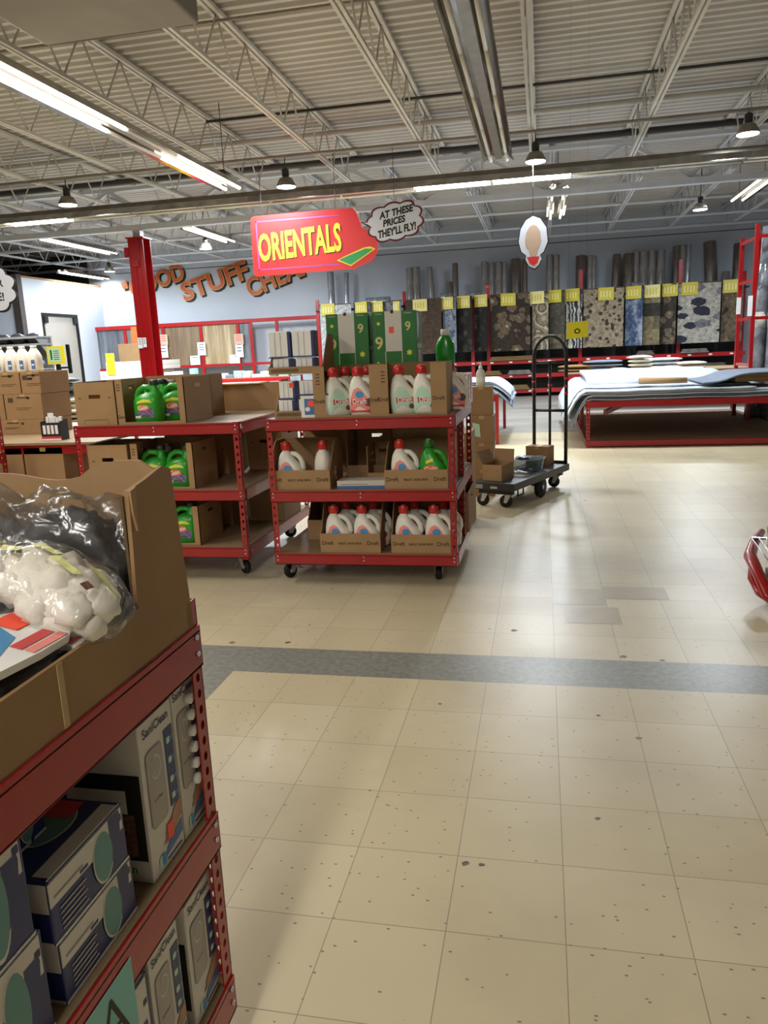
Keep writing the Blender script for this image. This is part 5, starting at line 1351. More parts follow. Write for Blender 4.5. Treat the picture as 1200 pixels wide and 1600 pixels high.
b = M(); b.box((0, -.01, zb0-.08), (Wd, .04, zb0), 'red'); b.build('rail', t)
b = M(); b.box((0, -.9, .55), (Wd, .0, .6), 'mdf'); b.box((0, -.92, .5), (Wd, -.9, .6), 'red'); b.build('shelf', t)
for x in (.05, Wd*.33, Wd*.66, Wd-.05): b = M(); b.box((x-.03, -.9, 0), (x+.03, -.84, .5), 'red'); b.build('leg', t)
paper('white card on the flooring display right of the column', 256, 547, FY-.03, .28, .5); paper('white card between the brown and oak panels', 315, 545, FY-.03, .28, .42); paper('white card on the right of the oak panel', 374, 546, FY-.03, .26, .5)
paper('tan notice above the card right of the column', 255, 531, FY-.04, .32, .34, 'sign_cream', stroke='lbl_red'); paper('tan notice above the card on the right of the oak panel', 373, 530, FY-.04, .32, .34, 'sign_cream', stroke='lbl_red')
paper('small white picture card under the brown panel', 305, 563, FY-.05, .34, .3, lines=1, stroke='inkblk'); paper('small white picture card under the oak panel', 367, 561, FY-.05, .34, .28, lines=1, stroke='ink')
paper('orange notice left of the red column at the flooring display', 210, 525, FY-.1, .2, .6, 'lbl_org', lines=0)
b = M(); b.box((-.6, 0, -.55), (.6, .03, .55), 'card'); o = tag(b.build('cardboard_sheet'), 'brown cardboard sheet standing left of the red column by the flooring', 'cardboard sheet'); q = at_y(208, 562, FY-.3); o.location = (q.x+.1, FY-.3, q.z-.02)
# white boards in stacks and small goods on tables in front
def table(label, x0, y0, w, d, z, top='mdf', name='merchandise_table'):
    t = thing(name, label, 'table', (x0, y0, 0)); b = M(); b.box((0, 0, z-.02), (w, d, z), top); b.build('table_top', t)
    b = M(); b.box((0, -.004, z-.12), (w, .0, z-.02), 'red'); b.build('beam', t)
    for x in (0, w-.05):
        for y in (.0, d-.05): b = M(); b.box((x, y, 0), (x+.05, y+.05, z-.02), 'red'); b.build('leg', t)
    return t
TY = 20.0
q = at_y(150, 586, TY); table('low red table of white boards left of the red column', q.x-.3, TY, 2.3, 1.6, .9)
zb_ = .9
for i in range(5):
    b = M(); b.box((0, 0, 0), (1.6, 1.4, .12), 'box_w', bev=.008); o = tag(b.build('white_board'), 'white boxed board on the low table left of the column, %s from the bottom' % ORD[i], 'board', 'white boxed boards'); o.location = (q.x+.1+(.35 if i > 2 else 0)*.6, TY+.05, zb_+.001+.125*i)
paper('tall yellow sign on the white boards left of the red column', 173, 569, TY+.04, .26, .6, 'yel', name='price_sign', cat='price sign', lines=3, stroke='yel_ol')
q = at_y(245, 588, TY); table('low red table of small goods right of the red column', q.x+.1, TY, 3.8, 1.2, .95)
random.seed(3)
for i in range(14):
    w_ = random.uniform(.15, .3); h_ = random.uniform(.08, .34) if i < 4 else random.uniform(.06, .2); m_ = ('white', 'paper', 'steelblue', 'teal_paper', 'box_w')[i % 5]
    b = M(); b.box((0, 0, 0), (w_, .25, h_), m_, bev=.01); o = tag(b.build('small_box'), 'small pale goods on the low table right of the column, %s from the left' % ORD[i], 'box', 'small pale goods'); o.location = (q.x+.12+.262*i, TY+.2, .951)
t = thing('tool_display', 'upright pale display card with dark round tools right of the column', 'display card', (0, 0, 0)); q = at_y(239, 560, TY+.5); t.location = (q.x, TY+.55, .951); b = M(); b.box((-.14, 0, 0), (.14, .03, .95), 'box_w'); 
for k in range(5): b.flat(ell(.06, .05, 14), 'inkblk' if k % 2 else 'teal', F_my(.0, -.002, .2+.15*k))
b.build('card_body', t)

# ================================================================ RUG DISPLAY
RY = 23.0
def rugmat(name, base, c2, c3, kind, scale=3.0):
    m = bpy.data.materials.new(name); m.use_nodes = True; nt = m.node_tree; L = nt.links; b = nt.nodes['Principled BSDF']; b.inputs['Roughness'].default_value = .9
    tc = nt.nodes.new('ShaderNodeTexCoord'); mp = nt.nodes.new('ShaderNodeMapping'); L.new(tc.outputs['Object'], mp.inputs[0]); v = mp.outputs[0]
    if kind == 'lattice':
        mp.inputs['Rotation'].default_value = (0, .7, 0); w = nn(nt, 'ShaderNodeTexBrick', i_Scale=scale*2); mp.inputs['Rotation'].default_value = (PI/2, 0, .7)
        w.inputs['Mortar Size'].default_value = .03; w.inputs['Color1'].default_value = lin(base); w.inputs['Color2'].default_value = lin(base); w.inputs['Mortar'].default_value = lin(c2); L.new(v, w.inputs['Vector']); L.new(w.outputs[0], b.inputs['Base Color'])
    elif kind in ('floral', 'spots', 'leaf'):
        if kind == 'leaf': mp.inputs['Rotation'].default_value = (0, .5, 0); mp.inputs['Scale'].default_value = (.62, 1, 1.2)
        vo = nn(nt, 'ShaderNodeTexVoronoi', i_Scale=scale); L.new(v, vo.inputs['Vector'])
        n = nn(nt, 'ShaderNodeTexNoise', i_Scale=scale*3, i_Detail=3.0); L.new(v, n.inputs['Vector'])
        d = mth(nt, 'ADD', vo.outputs['Distance'], mth(nt, 'MULTIPLY', mth(nt, 'SUBTRACT', n.outputs[0], .5), .5 if kind == 'floral' else .35))
        th_ = {'floral': .44, 'spots': .36, 'leaf': .38}[kind]
        sc = nt.nodes.new('ShaderNodeSeparateColor'); L.new(vo.outputs['Color'], sc.inputs[0])
        inner = mixc(nt, mth(nt, 'GREATER_THAN', sc.outputs[0], .6), lin(c2), lin(c3))
        if kind == 'floral': inner = mixc(nt, mth(nt, 'GREATER_THAN', d, .17), inner, lin(c3))
        L.new(mixc(nt, mth(nt, 'LESS_THAN', d, th_), lin(base), inner), b.inputs['Base Color'])
    elif kind == 'ring':
        vo = nn(nt, 'ShaderNodeTexVoronoi', i_Scale=scale); L.new(v, vo.inputs['Vector'])
        L.new(ramp(nt, mth(nt, 'FRACT', mth(nt, 'MULTIPLY', vo.outputs['Distance'], 6.0)), [(.2, base), (.4, c3), (.6, c2), (.9, base)]), b.inputs['Base Color'])
    elif kind == 'wave':
        n = nn(nt, 'ShaderNodeTexWave', i_Scale=scale, i_Distortion=9.0, i_Detail=3.0); n.inputs['Detail Scale'].default_value = 1.2; L.new(v, n.inputs['Vector'])
        L.new(ramp(nt, n.outputs['Fac'], [(.25, base), (.5, c3), (.75, c2)]), b.inputs['Base Color'])
    elif kind == 'patch':
        mp.inputs['Rotation'].default_value = (PI/2, 0, 0); w = nn(nt, 'ShaderNodeTexBrick', i_Scale=scale); w.offset = .37; w.inputs['Mortar Size'].default_value = .0; w.inputs['Brick Width'].default_value = .8; w.inputs['Row Height'].default_value = .6
        w.inputs['Color1'].default_value = lin(base); w.inputs['Color2'].default_value = lin(c2); w.inputs['Mortar'].default_value = lin(c3); L.new(v, w.inputs['Vector']); L.new(w.outputs[0], b.inputs['Base Color'])
    else:
        n = nn(nt, 'ShaderNodeTexNoise', i_Scale=scale, i_Detail=6.0, i_Roughness=.7); L.new(v, n.inputs['Vector']); L.new(ramp(nt, n.outputs[0], [(.35, base), (.5, c2), (.62, c3)]), b.inputs['Base Color'])
    src = b.inputs['Base Color'].links[0].from_socket; n9 = nn(nt, 'ShaderNodeTexNoise', i_Scale=9.0, i_Detail=5.0, i_Roughness=.7); L.new(tc.outputs['Object'], n9.inputs['Vector'])
    L.new(mixc(nt, 1.0, src, ramp(nt, n9.outputs[0], [(.3, '8f8f8f'), (.65, 'ffffff')]), 'MULTIPLY'), b.inputs['Base Color'])
    MATS[name] = m
rugs = [  # px left, px right, kind, colours, scale, description
    (498, 549, 'lattice', 'd5d6d4', '83898c', '83898c', 2.6, 'white rug with grey lattice at the left end'),
    (550, 580, 'noise', '3a3c40', '6a6e72', '26282c', 3, 'dark grey mottled rug right of the white lattice rug'),
    (588, 628, 'noise', '4a4d50', '888b8e', '303234', 4, 'grey rug behind the green cartons'),
    (632, 690, 'floral', '4b3a2a', '2e2319', '5d4933', 1.0, 'dark brown rug with a big arc behind the green cartons'),
    (690, 713, 'noise', '39435a', '8e96a2', '232b3c', 2.4, 'navy and grey distressed narrow rug'),
    (714, 738, 'floral', '191613', '8a8069', '3b352b', 4.5, 'black rug with small pale flowers'),
    (739, 761, 'floral', '14110f', '6f6552', '2f2a22', 6.0, 'black damask rug beside the red upright'),
    (765, 829, 'floral', '33271c', 'a89a7c', '6a5945', 2.9, 'wide dark brown rug with large beige blossoms'),
    (830, 857, 'ring', '8d8068', 'c9bfa6', '4d4233', 1.6, 'beige rug with round dark medallions'),
    (858, 883, 'patch', '7b7057', '3f4139', '5a5c50', 2.4, 'olive and charcoal patchwork rug'),
    (884, 910, 'wave', 'c9c5bb', '34373d', '8c8b88', 2.6, 'pale rug with dark zebra waves'),
    (911, 976, 'spots', '9c8d76', '3c342b', '5b5043', 6.5, 'wide beige rug with small dark flecks'),
    (978, 1005, 'noise', '1f2c44', '46597a', 'a9b6c6', 1.4, 'navy rug with white ocean swirls'),
    (1006, 1032, 'patch', '2e2f2c', '8f8263', '5b6257', 1.7, 'dark rug with beige and sage squares'),
    (1033, 1057, 'floral', '3a332a', '9c8f78', '6d6252', 4.0, 'dark rug with a pale flowered border'),
    (1060, 1128, 'leaf', 'b5b0a6', '2b2f3a', '77777c', 2.6, 'wide light grey rug with navy leaves'),
    (1130, 1162, 'noise', '4e4334', '766650', '2f281e', 4.0, 'brown mottled rug at the right end of the wall'),
]
def top_px(x): return 478-(x-498)*(478-440)/(1130-498) if x < 1130 else 440
rx0 = at_y(494, 480, RY+.1).x; rx1 = at_y(1170, 440, RY+.1).x
rack_ = t = thing('rug_rack', 'long red rack along the back wall holding the hanging rugs', 'rack', (rx0, RY+.1, 0)); Wr = rx1-rx0
for px, zt2 in ((497, 3.1), (633, 3.2), (738, 3.0), (763, 3.25), (907, 3.5), (1061, 3.6), (1160, 3.2)):
    x = at_y(px, 500, RY+.1).x-rx0; b = M(); b.box((x-.05, 0, 0), (x+.05, .06, zt2), 'red'); b.build('upright', t)
b = M(); b.box((0, .55, .0), (Wr, .6, 2.6), 'inkblk'); b.build('back_panel', t)  # black sheet stands for the shade inside the rack
for z in (1.07, .66, .22):
    b = M(); b.box((0, -.05, z-.11), (Wr, -.01, z), 'red')
    for k in range(22): b.box((k*.55+.3, -.055, z-.075), (k*.55+.39, -.05, z-.035), 'white')
    b.build('beam', t); b = M(); b.box((0, -.01, z-.03), (Wr, .55, z-.01), 'mdf'); b.build('shelf', t)
b = M(); b.box((0, -.1, 2.76), (Wr, .5, 2.8), 'blk'); b.build('top_rail', t)
GR = 'rugs hanging on the red wall rack'; random.seed(11)
for i, (pl, pr, kind, c1, c2, c3, sc_, ds) in enumerate(rugs):
    rugmat('rug_%02d' % i, c1, c2, c3, kind, sc_)
    A = at_y(pl, top_px(pl), RY-.25); B = at_y(pr, top_px(pr), RY-.25); zt3 = min(3.02, (A.z+B.z)/2); zb3 = 1.34 if i > 6 else 1.36
    narrow = pr-pl < 45; sl = .22 if narrow else .04
    t = thing('hanging_rug', ds, 'rug', (A.x+.015, RY-.25+sl/2, 0), -math.atan2(sl, B.x-A.x), GR)
    Lr = math.hypot(B.x-A.x-.03, sl)
    b = M(); n = 10; V = []; F = []
    for j in range(n+1):
        u = j/n; yy = .012*math.sin(u*7+i)
        for z in (zb3, zt3): V += [(Lr*u, yy, z), (Lr*u, yy+.02, z)]
    for j in range(n):
        a = 4*j; c = a+4; F += [(a, c, c+2, a+2), (a+1, a+3, c+3, c+1), (a+2, c+2, c+3, a+3), (a, a+1, c+1, c)]
    F += [(0, 2, 3, 1), (4*n, 4*n+1, 4*n+3, 4*n+2)]
    b.add(V, F, 'rug_%02d' % i); b.build('rug_body', t)
    b = M(); b.box((0, -.01, zt3-.0), (Lr, .03, zt3+.03), 'card_ink'); b.build('top_bar', t)
    b = M(); b.box((A.x+.03-rx0, -.35+sl/2+.015, zt3), (A.x+.055-rx0, -.02, zt3+.025), 'blk'); b.box((A.x+.03-rx0, -.1, 2.8), (A.x+.055-rx0, -.06, zt3+.025), 'blk'); b.build('arm', rack_)
signs = [(512, 484, 0), (564, 481, 0), (588, 480, 0), (614, 479, 0), (656, 477, 1), (698, 474, 0), (724, 472, 0), (751, 470, 0), (794, 468, 0), (839, 465, 1), (866, 463, 0), (894, 461, 0), (947, 459, 0), (990, 457, 0), (1019, 455, 1), (1047, 453, 0), (1078, 451, 0), (1143, 447, 0)]
for i, (px, py, pale) in enumerate(signs):
    inr = [r_ for r_ in rugs if r_[0]-3 <= px <= r_[1]+3]; nar = bool(inr) and inr[0][1]-inr[0][0] < 45; q = at_y(px, py, RY-.275); w_ = .42; b = M(); b.box((-w_/2, 0, -.17), (w_/2, .008, .17), 'yel_pale' if pale else 'yel_ol')
    for k in range(4): b.box((-w_*.36+k*.08, -.001, -.09), (-w_*.36+k*.08+.035, 0, .08), 'yel_pale' if not pale else 'yel_ol')
    o = tag(b.build('price_sign'), '%s price card above the rugs, %s from the left' % ('pale' if pale else 'yellow', ORD[i]), 'price sign', 'price cards above the rugs'); o.location = (q.x, RY-.275, q.z)
    if nar: o.rotation_euler.z = -math.atan2(.22, (inr[0][1]-inr[0][0])*.0208)
# rolled rugs standing behind
rolls = [(516, 425, 5.5, 0, 2), (541, 426, 4, -2, 2), (640, 418, 6, 0, 1), (650, 417, 6.5, 0, 1), (671, 417, 4.5, 3, 1), (703, 440, 4, 0, 0), (711, 411, 4.5, 0, 0), (757, 409, 5.5, 0, 1), (768, 410, 4.5, 0, 1), (779, 409, 5.5, 0, 1), (788, 409, 4, 0, 1),
         (806, 404, 8, 0, 0), (820, 405, 4, 0, 0), (859, 398, 5, 0, 1), (869, 398, 5, 0, 1), (908, 399, 8, 0, 0), (922, 399, 5, 0, 1), (928, 400, 4, 0, 1), (964, 397, 6, -2, 0), (983, 396, 8.5, 0, 0), (994, 392, 5, 0, 1), (1006, 393, 7, 0, 1), (1019, 391, 6, 0, 1), (1033, 390, 6.5, 0, 1),
         (1058, 384, 6, 0, 0), (1067, 383, 5, 0, 1), (1076, 382, 4, 0, 2), (1109, 377, 9, 4, 0), (1134, 424, 6, 0, 1), (1155, 380, 7.5, 0, 0)]
mat('roll_dark', '6b6056', .35, var=.5, vscale=6, stretch=(1, 1, .3)); mat('roll_grey', '8c8884', .25, var=.5, vscale=7, stretch=(1, 1, .3)); mat('roll_sheen', 'a3a8ae', .18, var=.5, vscale=7, stretch=(1, 1, .3), metal=.3)
mat('wrap_grey', '5a5d60', .12, var=.5, vscale=5, col2='8d9298', bump=.8, bscale=12)
for i, (px, py, rp, lean, mk) in enumerate(rolls):
    Yr = 24.05; q = at_y(px, py, Yr); r_ = rp*Yr/FPX*.95; t = thing('rolled_rug', '%s wrapped rug roll standing behind the rug rack, %s' % (('dark brown', 'grey', 'shiny pale')[mk], ORD[i]+' from the left' if i < 20 else ORD[29-i]+' from the right'), 'rolled rug', (q.x, Yr, 0), 0, 'rug rolls behind the rack')
    sl = math.tan(math.radians(lean)); b = M(); m_ = ('roll_dark', 'roll_grey', 'roll_sheen')[mk]
    b.tube([(sl*(q.z-z)*1.0, 0, z) for z in (.02, q.z*.33, q.z*.66, q.z-.03)]+[(0, 0, q.z)], [r_, r_, r_, r_, r_*.85], m_, n=16)
    b.build('roll_body', t); b = M(); b.tube([(0, 0, q.z), (0, 0, q.z+.004)], r_*.35, 'hole', n=12); b.build('core', t)  # dark disc painted for the shade in the roll's hollow end
# rolls lying on top of the rack
for i, (px0, px1, py) in enumerate(((575, 612, 470), (690, 708, 462), (735, 752, 458), (985, 1003, 450))):
    a = at_y(px0, py, RY+.45); c = at_y(px1, py, RY+.45); z = 2.95
    t = thing('rolled_rug', 'shiny wrapped roll lying on top of the rack, %s from the left' % ORD[i], 'rolled rug', (a.x, RY+.2, z), 0, 'rolls lying on the rack'); b = M(); b.tube([(0, 0, 0), (c.x-a.x, .0, 0)], .14, 'roll_sheen', n=16); b.build('roll_body', t)
# folded rugs on the rack shelves
random.seed(5)
FR = ((800, 1.07, 1.3, 'card_in'), (1085, 1.07, .75, 'roll_grey'), (1008, 1.07, .5, 'roll_dark'), (812, .66, .7, 'roll_grey'), (770, .66, .5, 'card_in'), (1050, .66, .7, 'roll_grey'), (1110, .66, .9, 'roll_dark'), (800, .22, 1.0, 'card_in'), (940, .66, .9, 'card_in'))
for i, (px, z, w_, m_) in enumerate(FR):
    q = at_y(px, 560, RY); t = thing('folded_rug', 'folded rug on the %s shelf of the rug rack, %s from the left' % ({1.07: 'top', .66: 'middle', .22: 'bottom'}[z], ORD[sorted(a_[0] for a_ in FR if a_[1] == z).index(px)]), 'folded rug', (q.x-w_/2, RY-.1, z), 0, 'folded rugs on the rack shelves'); b = M()
    pts = []
    for k in range(2): pts += [(0+.05*k, .15, .03+.07*k), (w_-.1, .15, .03+.07*k)]
    for k in range(3): b.box((.02*k, .06, .001+.04*k), (w_-.03*k, .5, .035+.04*k), m_, bev=.015)
    b.build('rug_body', t)

# ================================================================ RED RUG PLATFORM (right)
PX0, PY0 = .62, 11.25; PW, PD = 3.0, 4.6; PZ = .66
t = thing('rug_platform', 'big low red platform of stacked white rugs at the right', 'platform', (PX0, PY0, 0))
for x, y, sx, sy in ((0, 0, 1, 1), (PW, 0, -1, 1), (0, PD, 1, -1), (PW, PD, -1, -1), (0, PD*.36, 1, 1), (0, PD*.42, 1, 1), (PW, PD*.36, -1, 1), (PW, PD*.7, -1, 1), (0, PD*.7, 1, 1)): post(t, x, y, sx, sy, 0, PZ, .05, .05, .01)
for z, bh_ in ((PZ, .09), (.10, .085)):
    for y in (-.005, PD): b = M(); b.box((0, y, z-bh_), (PW, y+.005, z), 'red'); b.box((0, y-.0 if y > 1 else y, z-.004), (PW, y+.03 if y < 1 else y-.03, z), 'red'); b.build('beam', t)
    for x in (-.005, PW): b = M(); b.box((x, .05, z-bh_), (x+.005, PD-.05, z), 'red'); b.build('beam', t)
    b = M(); b.box((.006, .006, z-.024), (PW-.006, PD-.006, z-.006), 'mdf'); b.build('shelf', t)
b = M(); b.bar((.3, .5, .46), (1.3, 2.8, .62), .06, .06, 'red'); b.build('brace', t)
mat('rug_white', 'a9b4c1', .85, var=.12, vscale=5, stretch=(1, .3, 1), col2='bfc8d2'); mat('rug_line', '3c3e42', .9); mat('rug_ggrey', '6f7a8b', .9, var=.15)
def sheet(name, label, x0, x1, y0, y1, zf, m, th=.02, nx=36, ny=20, group=None, cat='rug', edge=None):
    t = thing(name, label, cat, (x0, y0, 0), 0, group); b = M(); V = []; F = []
    for j in range(ny+1):
        for i in range(nx+1):
            u, v = i/nx, j/ny; x = (x1-x0)*u; y = (y1-y0)*v; x, y, z = zf(x, y, u, v); V.append((x, y, z))
    n0 = len(V); V += [(p[0], p[1], p[2]-th) for p in V]
    for j in range(ny):
        for i in range(nx):
            a = j*(nx+1)+i; q = (a, a+1, a+nx+2, a+nx+1); F.append(q); F.append(tuple(n0+k for k in q[::-1]))
    for i in range(nx): a = i; F.append((a, n0+a, n0+a+1, a+1)); a = ny*(nx+1)+i; F.append((a, a+1, n0+a+1, n0+a))
    for j in range(ny): a = j*(nx+1); F.append((a, a+nx+1, n0+a+nx+1, n0+a)); a += nx; F.append((a, n0+a, n0+a+nx+1, a+nx+1))
    b.add(V, F, m, True); b.build('rug_body', t); return t
GP = 'white rugs stacked on the red platform'
def lay(k, dx=0, droop=.25, wav=.012, over=.28, zz=.0):
    def zf(x, y, u, v):
        z = PZ+.022+.028*k+zz*v+wav*noise.noise(Vector((x*2, y*2, 0)))
        ed = over-x
        if ed > 0:
            d = ed/over; z -= droop*d**1.6*(1+.25*math.sin(y*5)); x += .12*over*d**2-.02*(k-2)*d
        return (x, y, z)
    return zf
for k in range(6):
    x0 = PX0-.24+.03*(k % 3)-.02*k; x1 = PX0+2.6+.05*(k % 2)-(.35 if k > 3 else 0)
    sheet('white_rug', 'white rug in the pile on the red platform, %s from the top' % ORD[5-k], x0, x1, PY0+.06+.03*(k % 2)+(.5 if k == 5 else 0), PY0+PD-.3, lay(k, droop=.34+.02*k), 'rug_white' if k not in (1,) else 'rug_ggrey', group=GP, th=.02)
ztop = PZ+.022+.028*6
sheet('white_rug', 'thick top white rug rising toward the back of the platform pile', PX0+.1, PX0+2.45, PY0+1.4, PY0+PD-.2, lambda x, y, u, v: (x, y, ztop+.10*min(1, v*2.2)+.015*noise.noise(Vector((x*1.5, y*1.5, 9)))-.12*max(0, u-.93)/.07), 'rug_white', th=.06)
sheet('grey_rug', 'grey blue rug folded over the brown mats at the right of the platform', PX0+1.6, PX0+3.0, PY0+.2, PY0+1.6, lambda x, y, u, v: (x, y, ztop+.012+.12*(1/(1+math.exp(-(u-.25)*18)))), 'rug_ggrey', th=.02)
for i in range(4):
    b = M(); b.box((0, 0, 0), (.95, 1.25, .024), ('card_in', 'card')[i % 2], bev=.004); o = tag(b.build('brown_mat'), 'brown mat in the stack at the right front of the platform, %s from the bottom' % ORD[i], 'mat', 'brown mats'); o.location = (PX0+2.03, PY0+.3, ztop-.001+.026*i)
t = thing('rolled_rug', 'small beige rug rolled up on the front of the white pile', 'rolled rug', (PX0+.78, PY0+.35, ztop+.045), .0)
b = M(); b.tube([(0, .25, 0), (.3, .12, 0), (.62, 0, 0)], [.05, .045, .04], 'card2', n=14); b.build('roll_body', t)
# goods on a second platform behind (bundles, striped rugs)
table('low red table of rug bundles behind the platform', .55, 17.6, 4.2, 1.8, .82)
for i, (px, w_, h_, m_) in enumerate(((905, .9, .2, 'card_in'), (945, .9, .26, 'rug_ggrey'), (968, .45, .16, 'cream'), (1000, .5, .34, 'cream'), (1022, .45, .16, 'cream'), (1050, .6, .16, 'cream'), (1040, .9, .28, 'rug_white'), (1080, .6, .17, 'cream'))):
    q = at_y(px, 575, 17.9); yo = .05 if m_ == 'cream' else .75
    for k in range(max(1, int(h_/.085))):
        t = thing('rug_bundle', '%s folded bundle on the table behind the platform, %s pile, %s layer' % ({'card_in': 'tan', 'rug_ggrey': 'grey', 'cream': 'cream', 'rug_white': 'white'}[m_], ORD[i], ORD[k]), 'rug bundle', (q.x-w_/2, 17.6+yo, .821+.085*k), 0, 'folded bundles behind the platform'); b = M(); lump(b, (w_/2, .25, .042), (w_/2, .25, .041), m_, i+k, .08, 20, 10, sq=5); b.build('bundle_body', t)

# second table of rugs seen between the carts
table('red table of drooping blue and white rugs behind the centre cart', -2.4, 11.8, 1.75, 2.4, .78)
for k in range(6):
    def zf(x, y, u, v, k=k):
        z = .805+.03*k+.01*noise.noise(Vector((x*2, y*2, 40))); ed = u-.84
        if ed > 0: z -= (ed/.16)**1.5*(.22+.02*math.sin(y*6+k))+.0
        return (x, y, z)
    sheet('blue_white_rug', '%s rug drooping from the table behind the carts, %s from the top' % (('blue grey', 'white')[k % 2], ORD[5-k]), -2.35, -.45-.02*(k % 3), 11.85+.04*k, 14.0, zf, ('rug_ggrey', 'rug_white')[k % 2], group='rugs on the table behind the carts')

# ================================================================ TALL RED ROLL RACK at the right edge
QY = 14.6
xa = at_y(1149, 590, QY).x; xb = at_y(1171, 590, QY-.9).x
zt4 = at_y(1163, 372, QY).z
t = thing('roll_rack', 'tall red upright rack of wrapped rolls at the right edge', 'rack', (0, 0, 0))
Q = [(xa, QY), (xa+.18, QY-.45), (xb, QY-.9), (xb+1.3, QY-.9), (xa+1.3, QY)]
for i, (x, y) in enumerate(Q): b = M(); b.box((x-.03, y-.03, 0), (x+.03, y+.03, at_y(1175, 350, QY-.9).z if i > 1 else zt4), 'red'); b.build('upright', t)
for z in (.75, 1.0, 1.75, 2.35, 3.0):
    b = M(); b.bar((xa, QY, z), (xb, QY-.9, z), .04, .05, 'red'); b.build('crossbar', t)
    if z in (1.75, 3.0, .75): b = M(); b.bar((xb, QY-.9, z+(.02 if z > 2 else 0)), (xb+1.3, QY-.9, z), .04, .05, 'red'); b.build('crossbar', t)
for i, (dx, dy, r_, z1_, ln) in enumerate(((.22, .35, .10, 3.2, .1), (.42, .5, .12, 3.15, .05), (.60, .25, .15, 3.0, -.25), (.85, .45, .14, 3.1, -.3), (.38, .15, .11, 3.2, .0))):
    t = thing('wrapped_roll', 'grey roll in clear film leaning in the tall red rack, %s from the left' % ORD[i], 'wrapped roll', (xb+dx, QY-.9+dy, 0), 0, 'wrapped rolls in the tall rack'); b = M()
    b.tube([(-ln*1.0, 0, .02+.0), (-ln*.3, 0, 1.1), (ln*.6-ln*.5, 0, 2.2), (ln*.4, 0, z1_)], [r_, r_*1.02, r_, r_*.9], 'wrap_grey', n=18); b.build('roll_body', t)
    b = M(); b.tube([(-ln*.15, 0, 1.6), (-ln*.1, 0, 1.85)], r_*1.03, 'box_w', n=18); b.build('paper_band', t)
q = at_y(1172, 478, QY-.94); b = M(); b.box((-.035, 0, -.16), (.035, .01, .16), 'white'); o = tag(b.build('label_card'), 'narrow white label on the front upright of the tall roll rack', 'label'); o.location = (q.x, QY-.945, q.z)
q = at_y(1154, 478, QY-.04); b = M(); b.box((-.035, 0, -.14), (.035, .01, .14), 'white'); o = tag(b.build('label_card'), 'narrow white label on the rear upright of the tall roll rack', 'label'); o.location = (q.x, QY-.05, q.z)
# yellow hanging price sign above the hand truck
q = at_y(902, 516, 9.5); t = thing('price_sign', 'bright yellow square price sign hanging above the hand truck handle', 'price sign', (q.x, 9.5, q.z), 0); b = M()
b.flat([(-.125, -.10), (.12, -.08), (.125, .105), (-.12, .095)], 'yel', Tm(rx=PI/2), .004); b.flat([(x, y) for x, y in ell(.035, .03, 16)], 'inkblk', Tm((0, -.001, -.01), rx=PI/2)); b.flat(ell(.02, .016, 16), 'yel', Tm((0, -.0016, -.01), rx=PI/2)); b.build('sign_card', t)
b = M(); b.tube([(-.1, .002, .09), (-.1, .002, ZD-q.z)], .0008, 'pipe_d', n=5); b.tube([(.1, .002, .1), (.1, .002, ZD-q.z)], .0008, 'pipe_d', n=5); b.build('wire', t)

# ================================================================ RED EDGED CART at the right edge
t = thing('shopping_cart', 'front corner of a red trimmed shopping cart at the right edge', 'shopping cart', (1.22, 4.35, 0), 0)
b = M(); path = [(.10, .55, .30), (.02, .40, .27), (-.045, .22, .235), (-.05, .05, .20), (-.03, -.12, .10), (.08, -.22, .04)]
b.tube(path, [.02, .028, .035, .032, .03, .022], 'red', n=10); b.tube([(-.048, .14, .215), (-.055, .12, .13), (-.04, .02, .08), (-.03, -.1, .09)], .022, 'red', n=8); b.build('bumper', t)
b = M()
for k in range(9): b.tube([(.0+.035*k, .38-.02*k, .30+.005*k), (.03+.035*k, .02, .22)], .005, 'steel', n=5)
b.tube([(.0, .38, .3), (.35, .2, .34)], .008, 'steel', n=6); b.tube([(.02, .02, .22), (.4, -.02, .22)], .008, 'steel', n=6)
b.box((.0, -.05, .16), (.5, .05, .2), 'card_in', bev=.01); b.build('basket_grille', t)
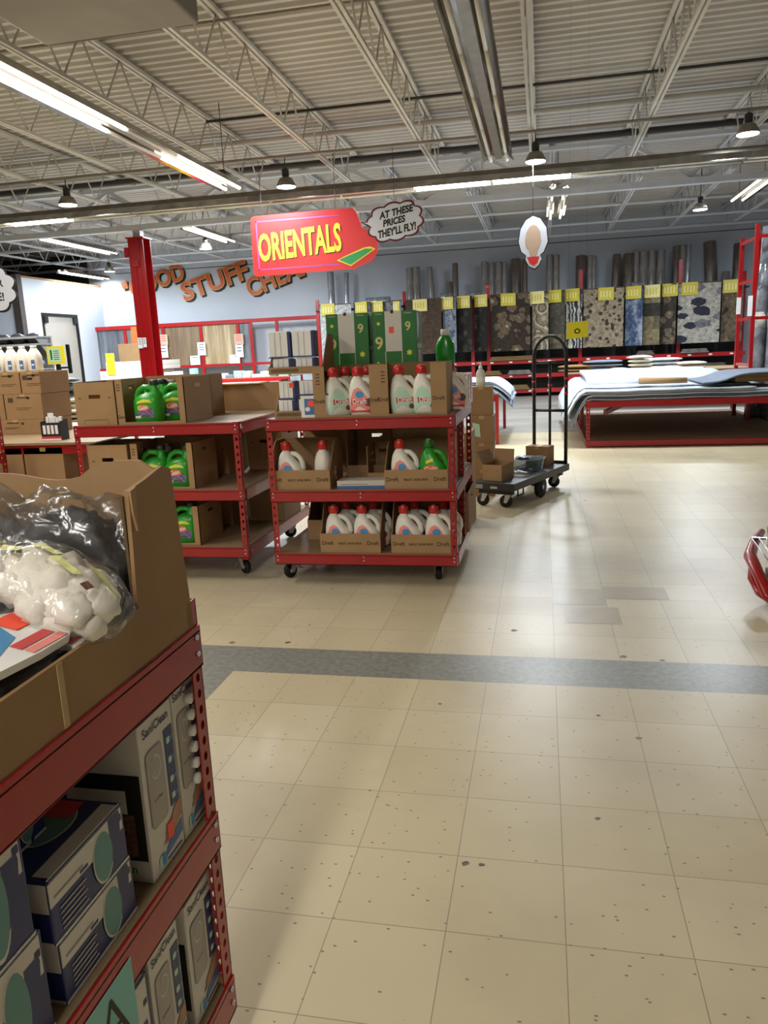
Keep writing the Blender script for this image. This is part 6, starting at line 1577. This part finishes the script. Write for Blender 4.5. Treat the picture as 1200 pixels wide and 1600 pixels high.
w = M(Tm((.14, -.08, .062), ry=PI/2)); w.lathe([(0, -.016), (.06, -.016), (.062, 0), (.06, .016), (0, .016)], 'rubber', n=20); w.build('wheel', t)
w = M(); w.box((.06, -.1, .06), (.5, .3, .15), 'blk', bev=.01); w.build('chassis', t)
b = M()
for z in (.34, .5, .66):
    b.tube([(.34, -.1, z), (1.1, -.14, z), (1.1, .52, z), (.34, .46, z)], .006 if z < .6 else .012, 'steel' if z < .6 else 'red', n=6, closed=True)
for k in range(9):
    x = .34+.095*k
    for y in (-.1-.04*(x-.34)/.76, .46+.06*(x-.34)/.76): b.tube([(x, y, .34), (x, y, .66)], .004, 'steel', n=5)
for k in range(7):
    for x in (.34, 1.1): b.tube([(x, -.1+.093*k, .34), (x, -.1+.093*k, .66)], .004, 'steel', n=5)
    b.tube([(.34, -.1+.093*k, .34), (1.1, -.1+.093*k, .34)], .004, 'steel', n=5)
b.build('basket', t)
b = M(); b.tube([(1.1, -.12, .3), (1.12, -.12, .9), (1.2, -.12, 1.0), (1.2, .5, 1.0), (1.12, .5, .9), (1.1, .5, .3)], .014, 'steel', n=8); b.tube([(1.2, -.05, 1.0), (1.2, .43, 1.0)], .02, 'red', n=10)
for y in (-.08, .42): b.tube([(.3, y, .15), (1.12, y, .13), (1.12, y, .4)], .014, 'steel', n=8)
b.tube([(.36, .18, .13), (.36, .18, .34)], .014, 'steel', n=8); b.build('handle_frame', t)
for x, y in ((1.08, -.08), (1.08, .42), (.2, .25)):
    w = M(Tm((x, y, .062), ry=PI/2)); w.lathe([(0, -.016), (.06, -.016), (.062, 0), (.06, .016), (0, .016)], 'rubber', n=20); w.tube([(-.06, 0, 0), (0, 0, 0)], .012, 'steel', n=6); w.build('wheel', t)
t = thing('snack_bag', 'yellow and orange snack bag standing in the shopping cart', 'bag', (1.36, 4.62, .235), .2); b = M(); lump(b, (0, 0, .12), (.09, .05, .12), 'yel_ol', 3, .15, 18, 12, sq=3, flat_z=0); lump(b, (0, -.006, .06), (.085, .05, .055), 'lbl_org', 5, .1, 18, 10, sq=3, flat_z=0.001); b.build('bag_body', t)
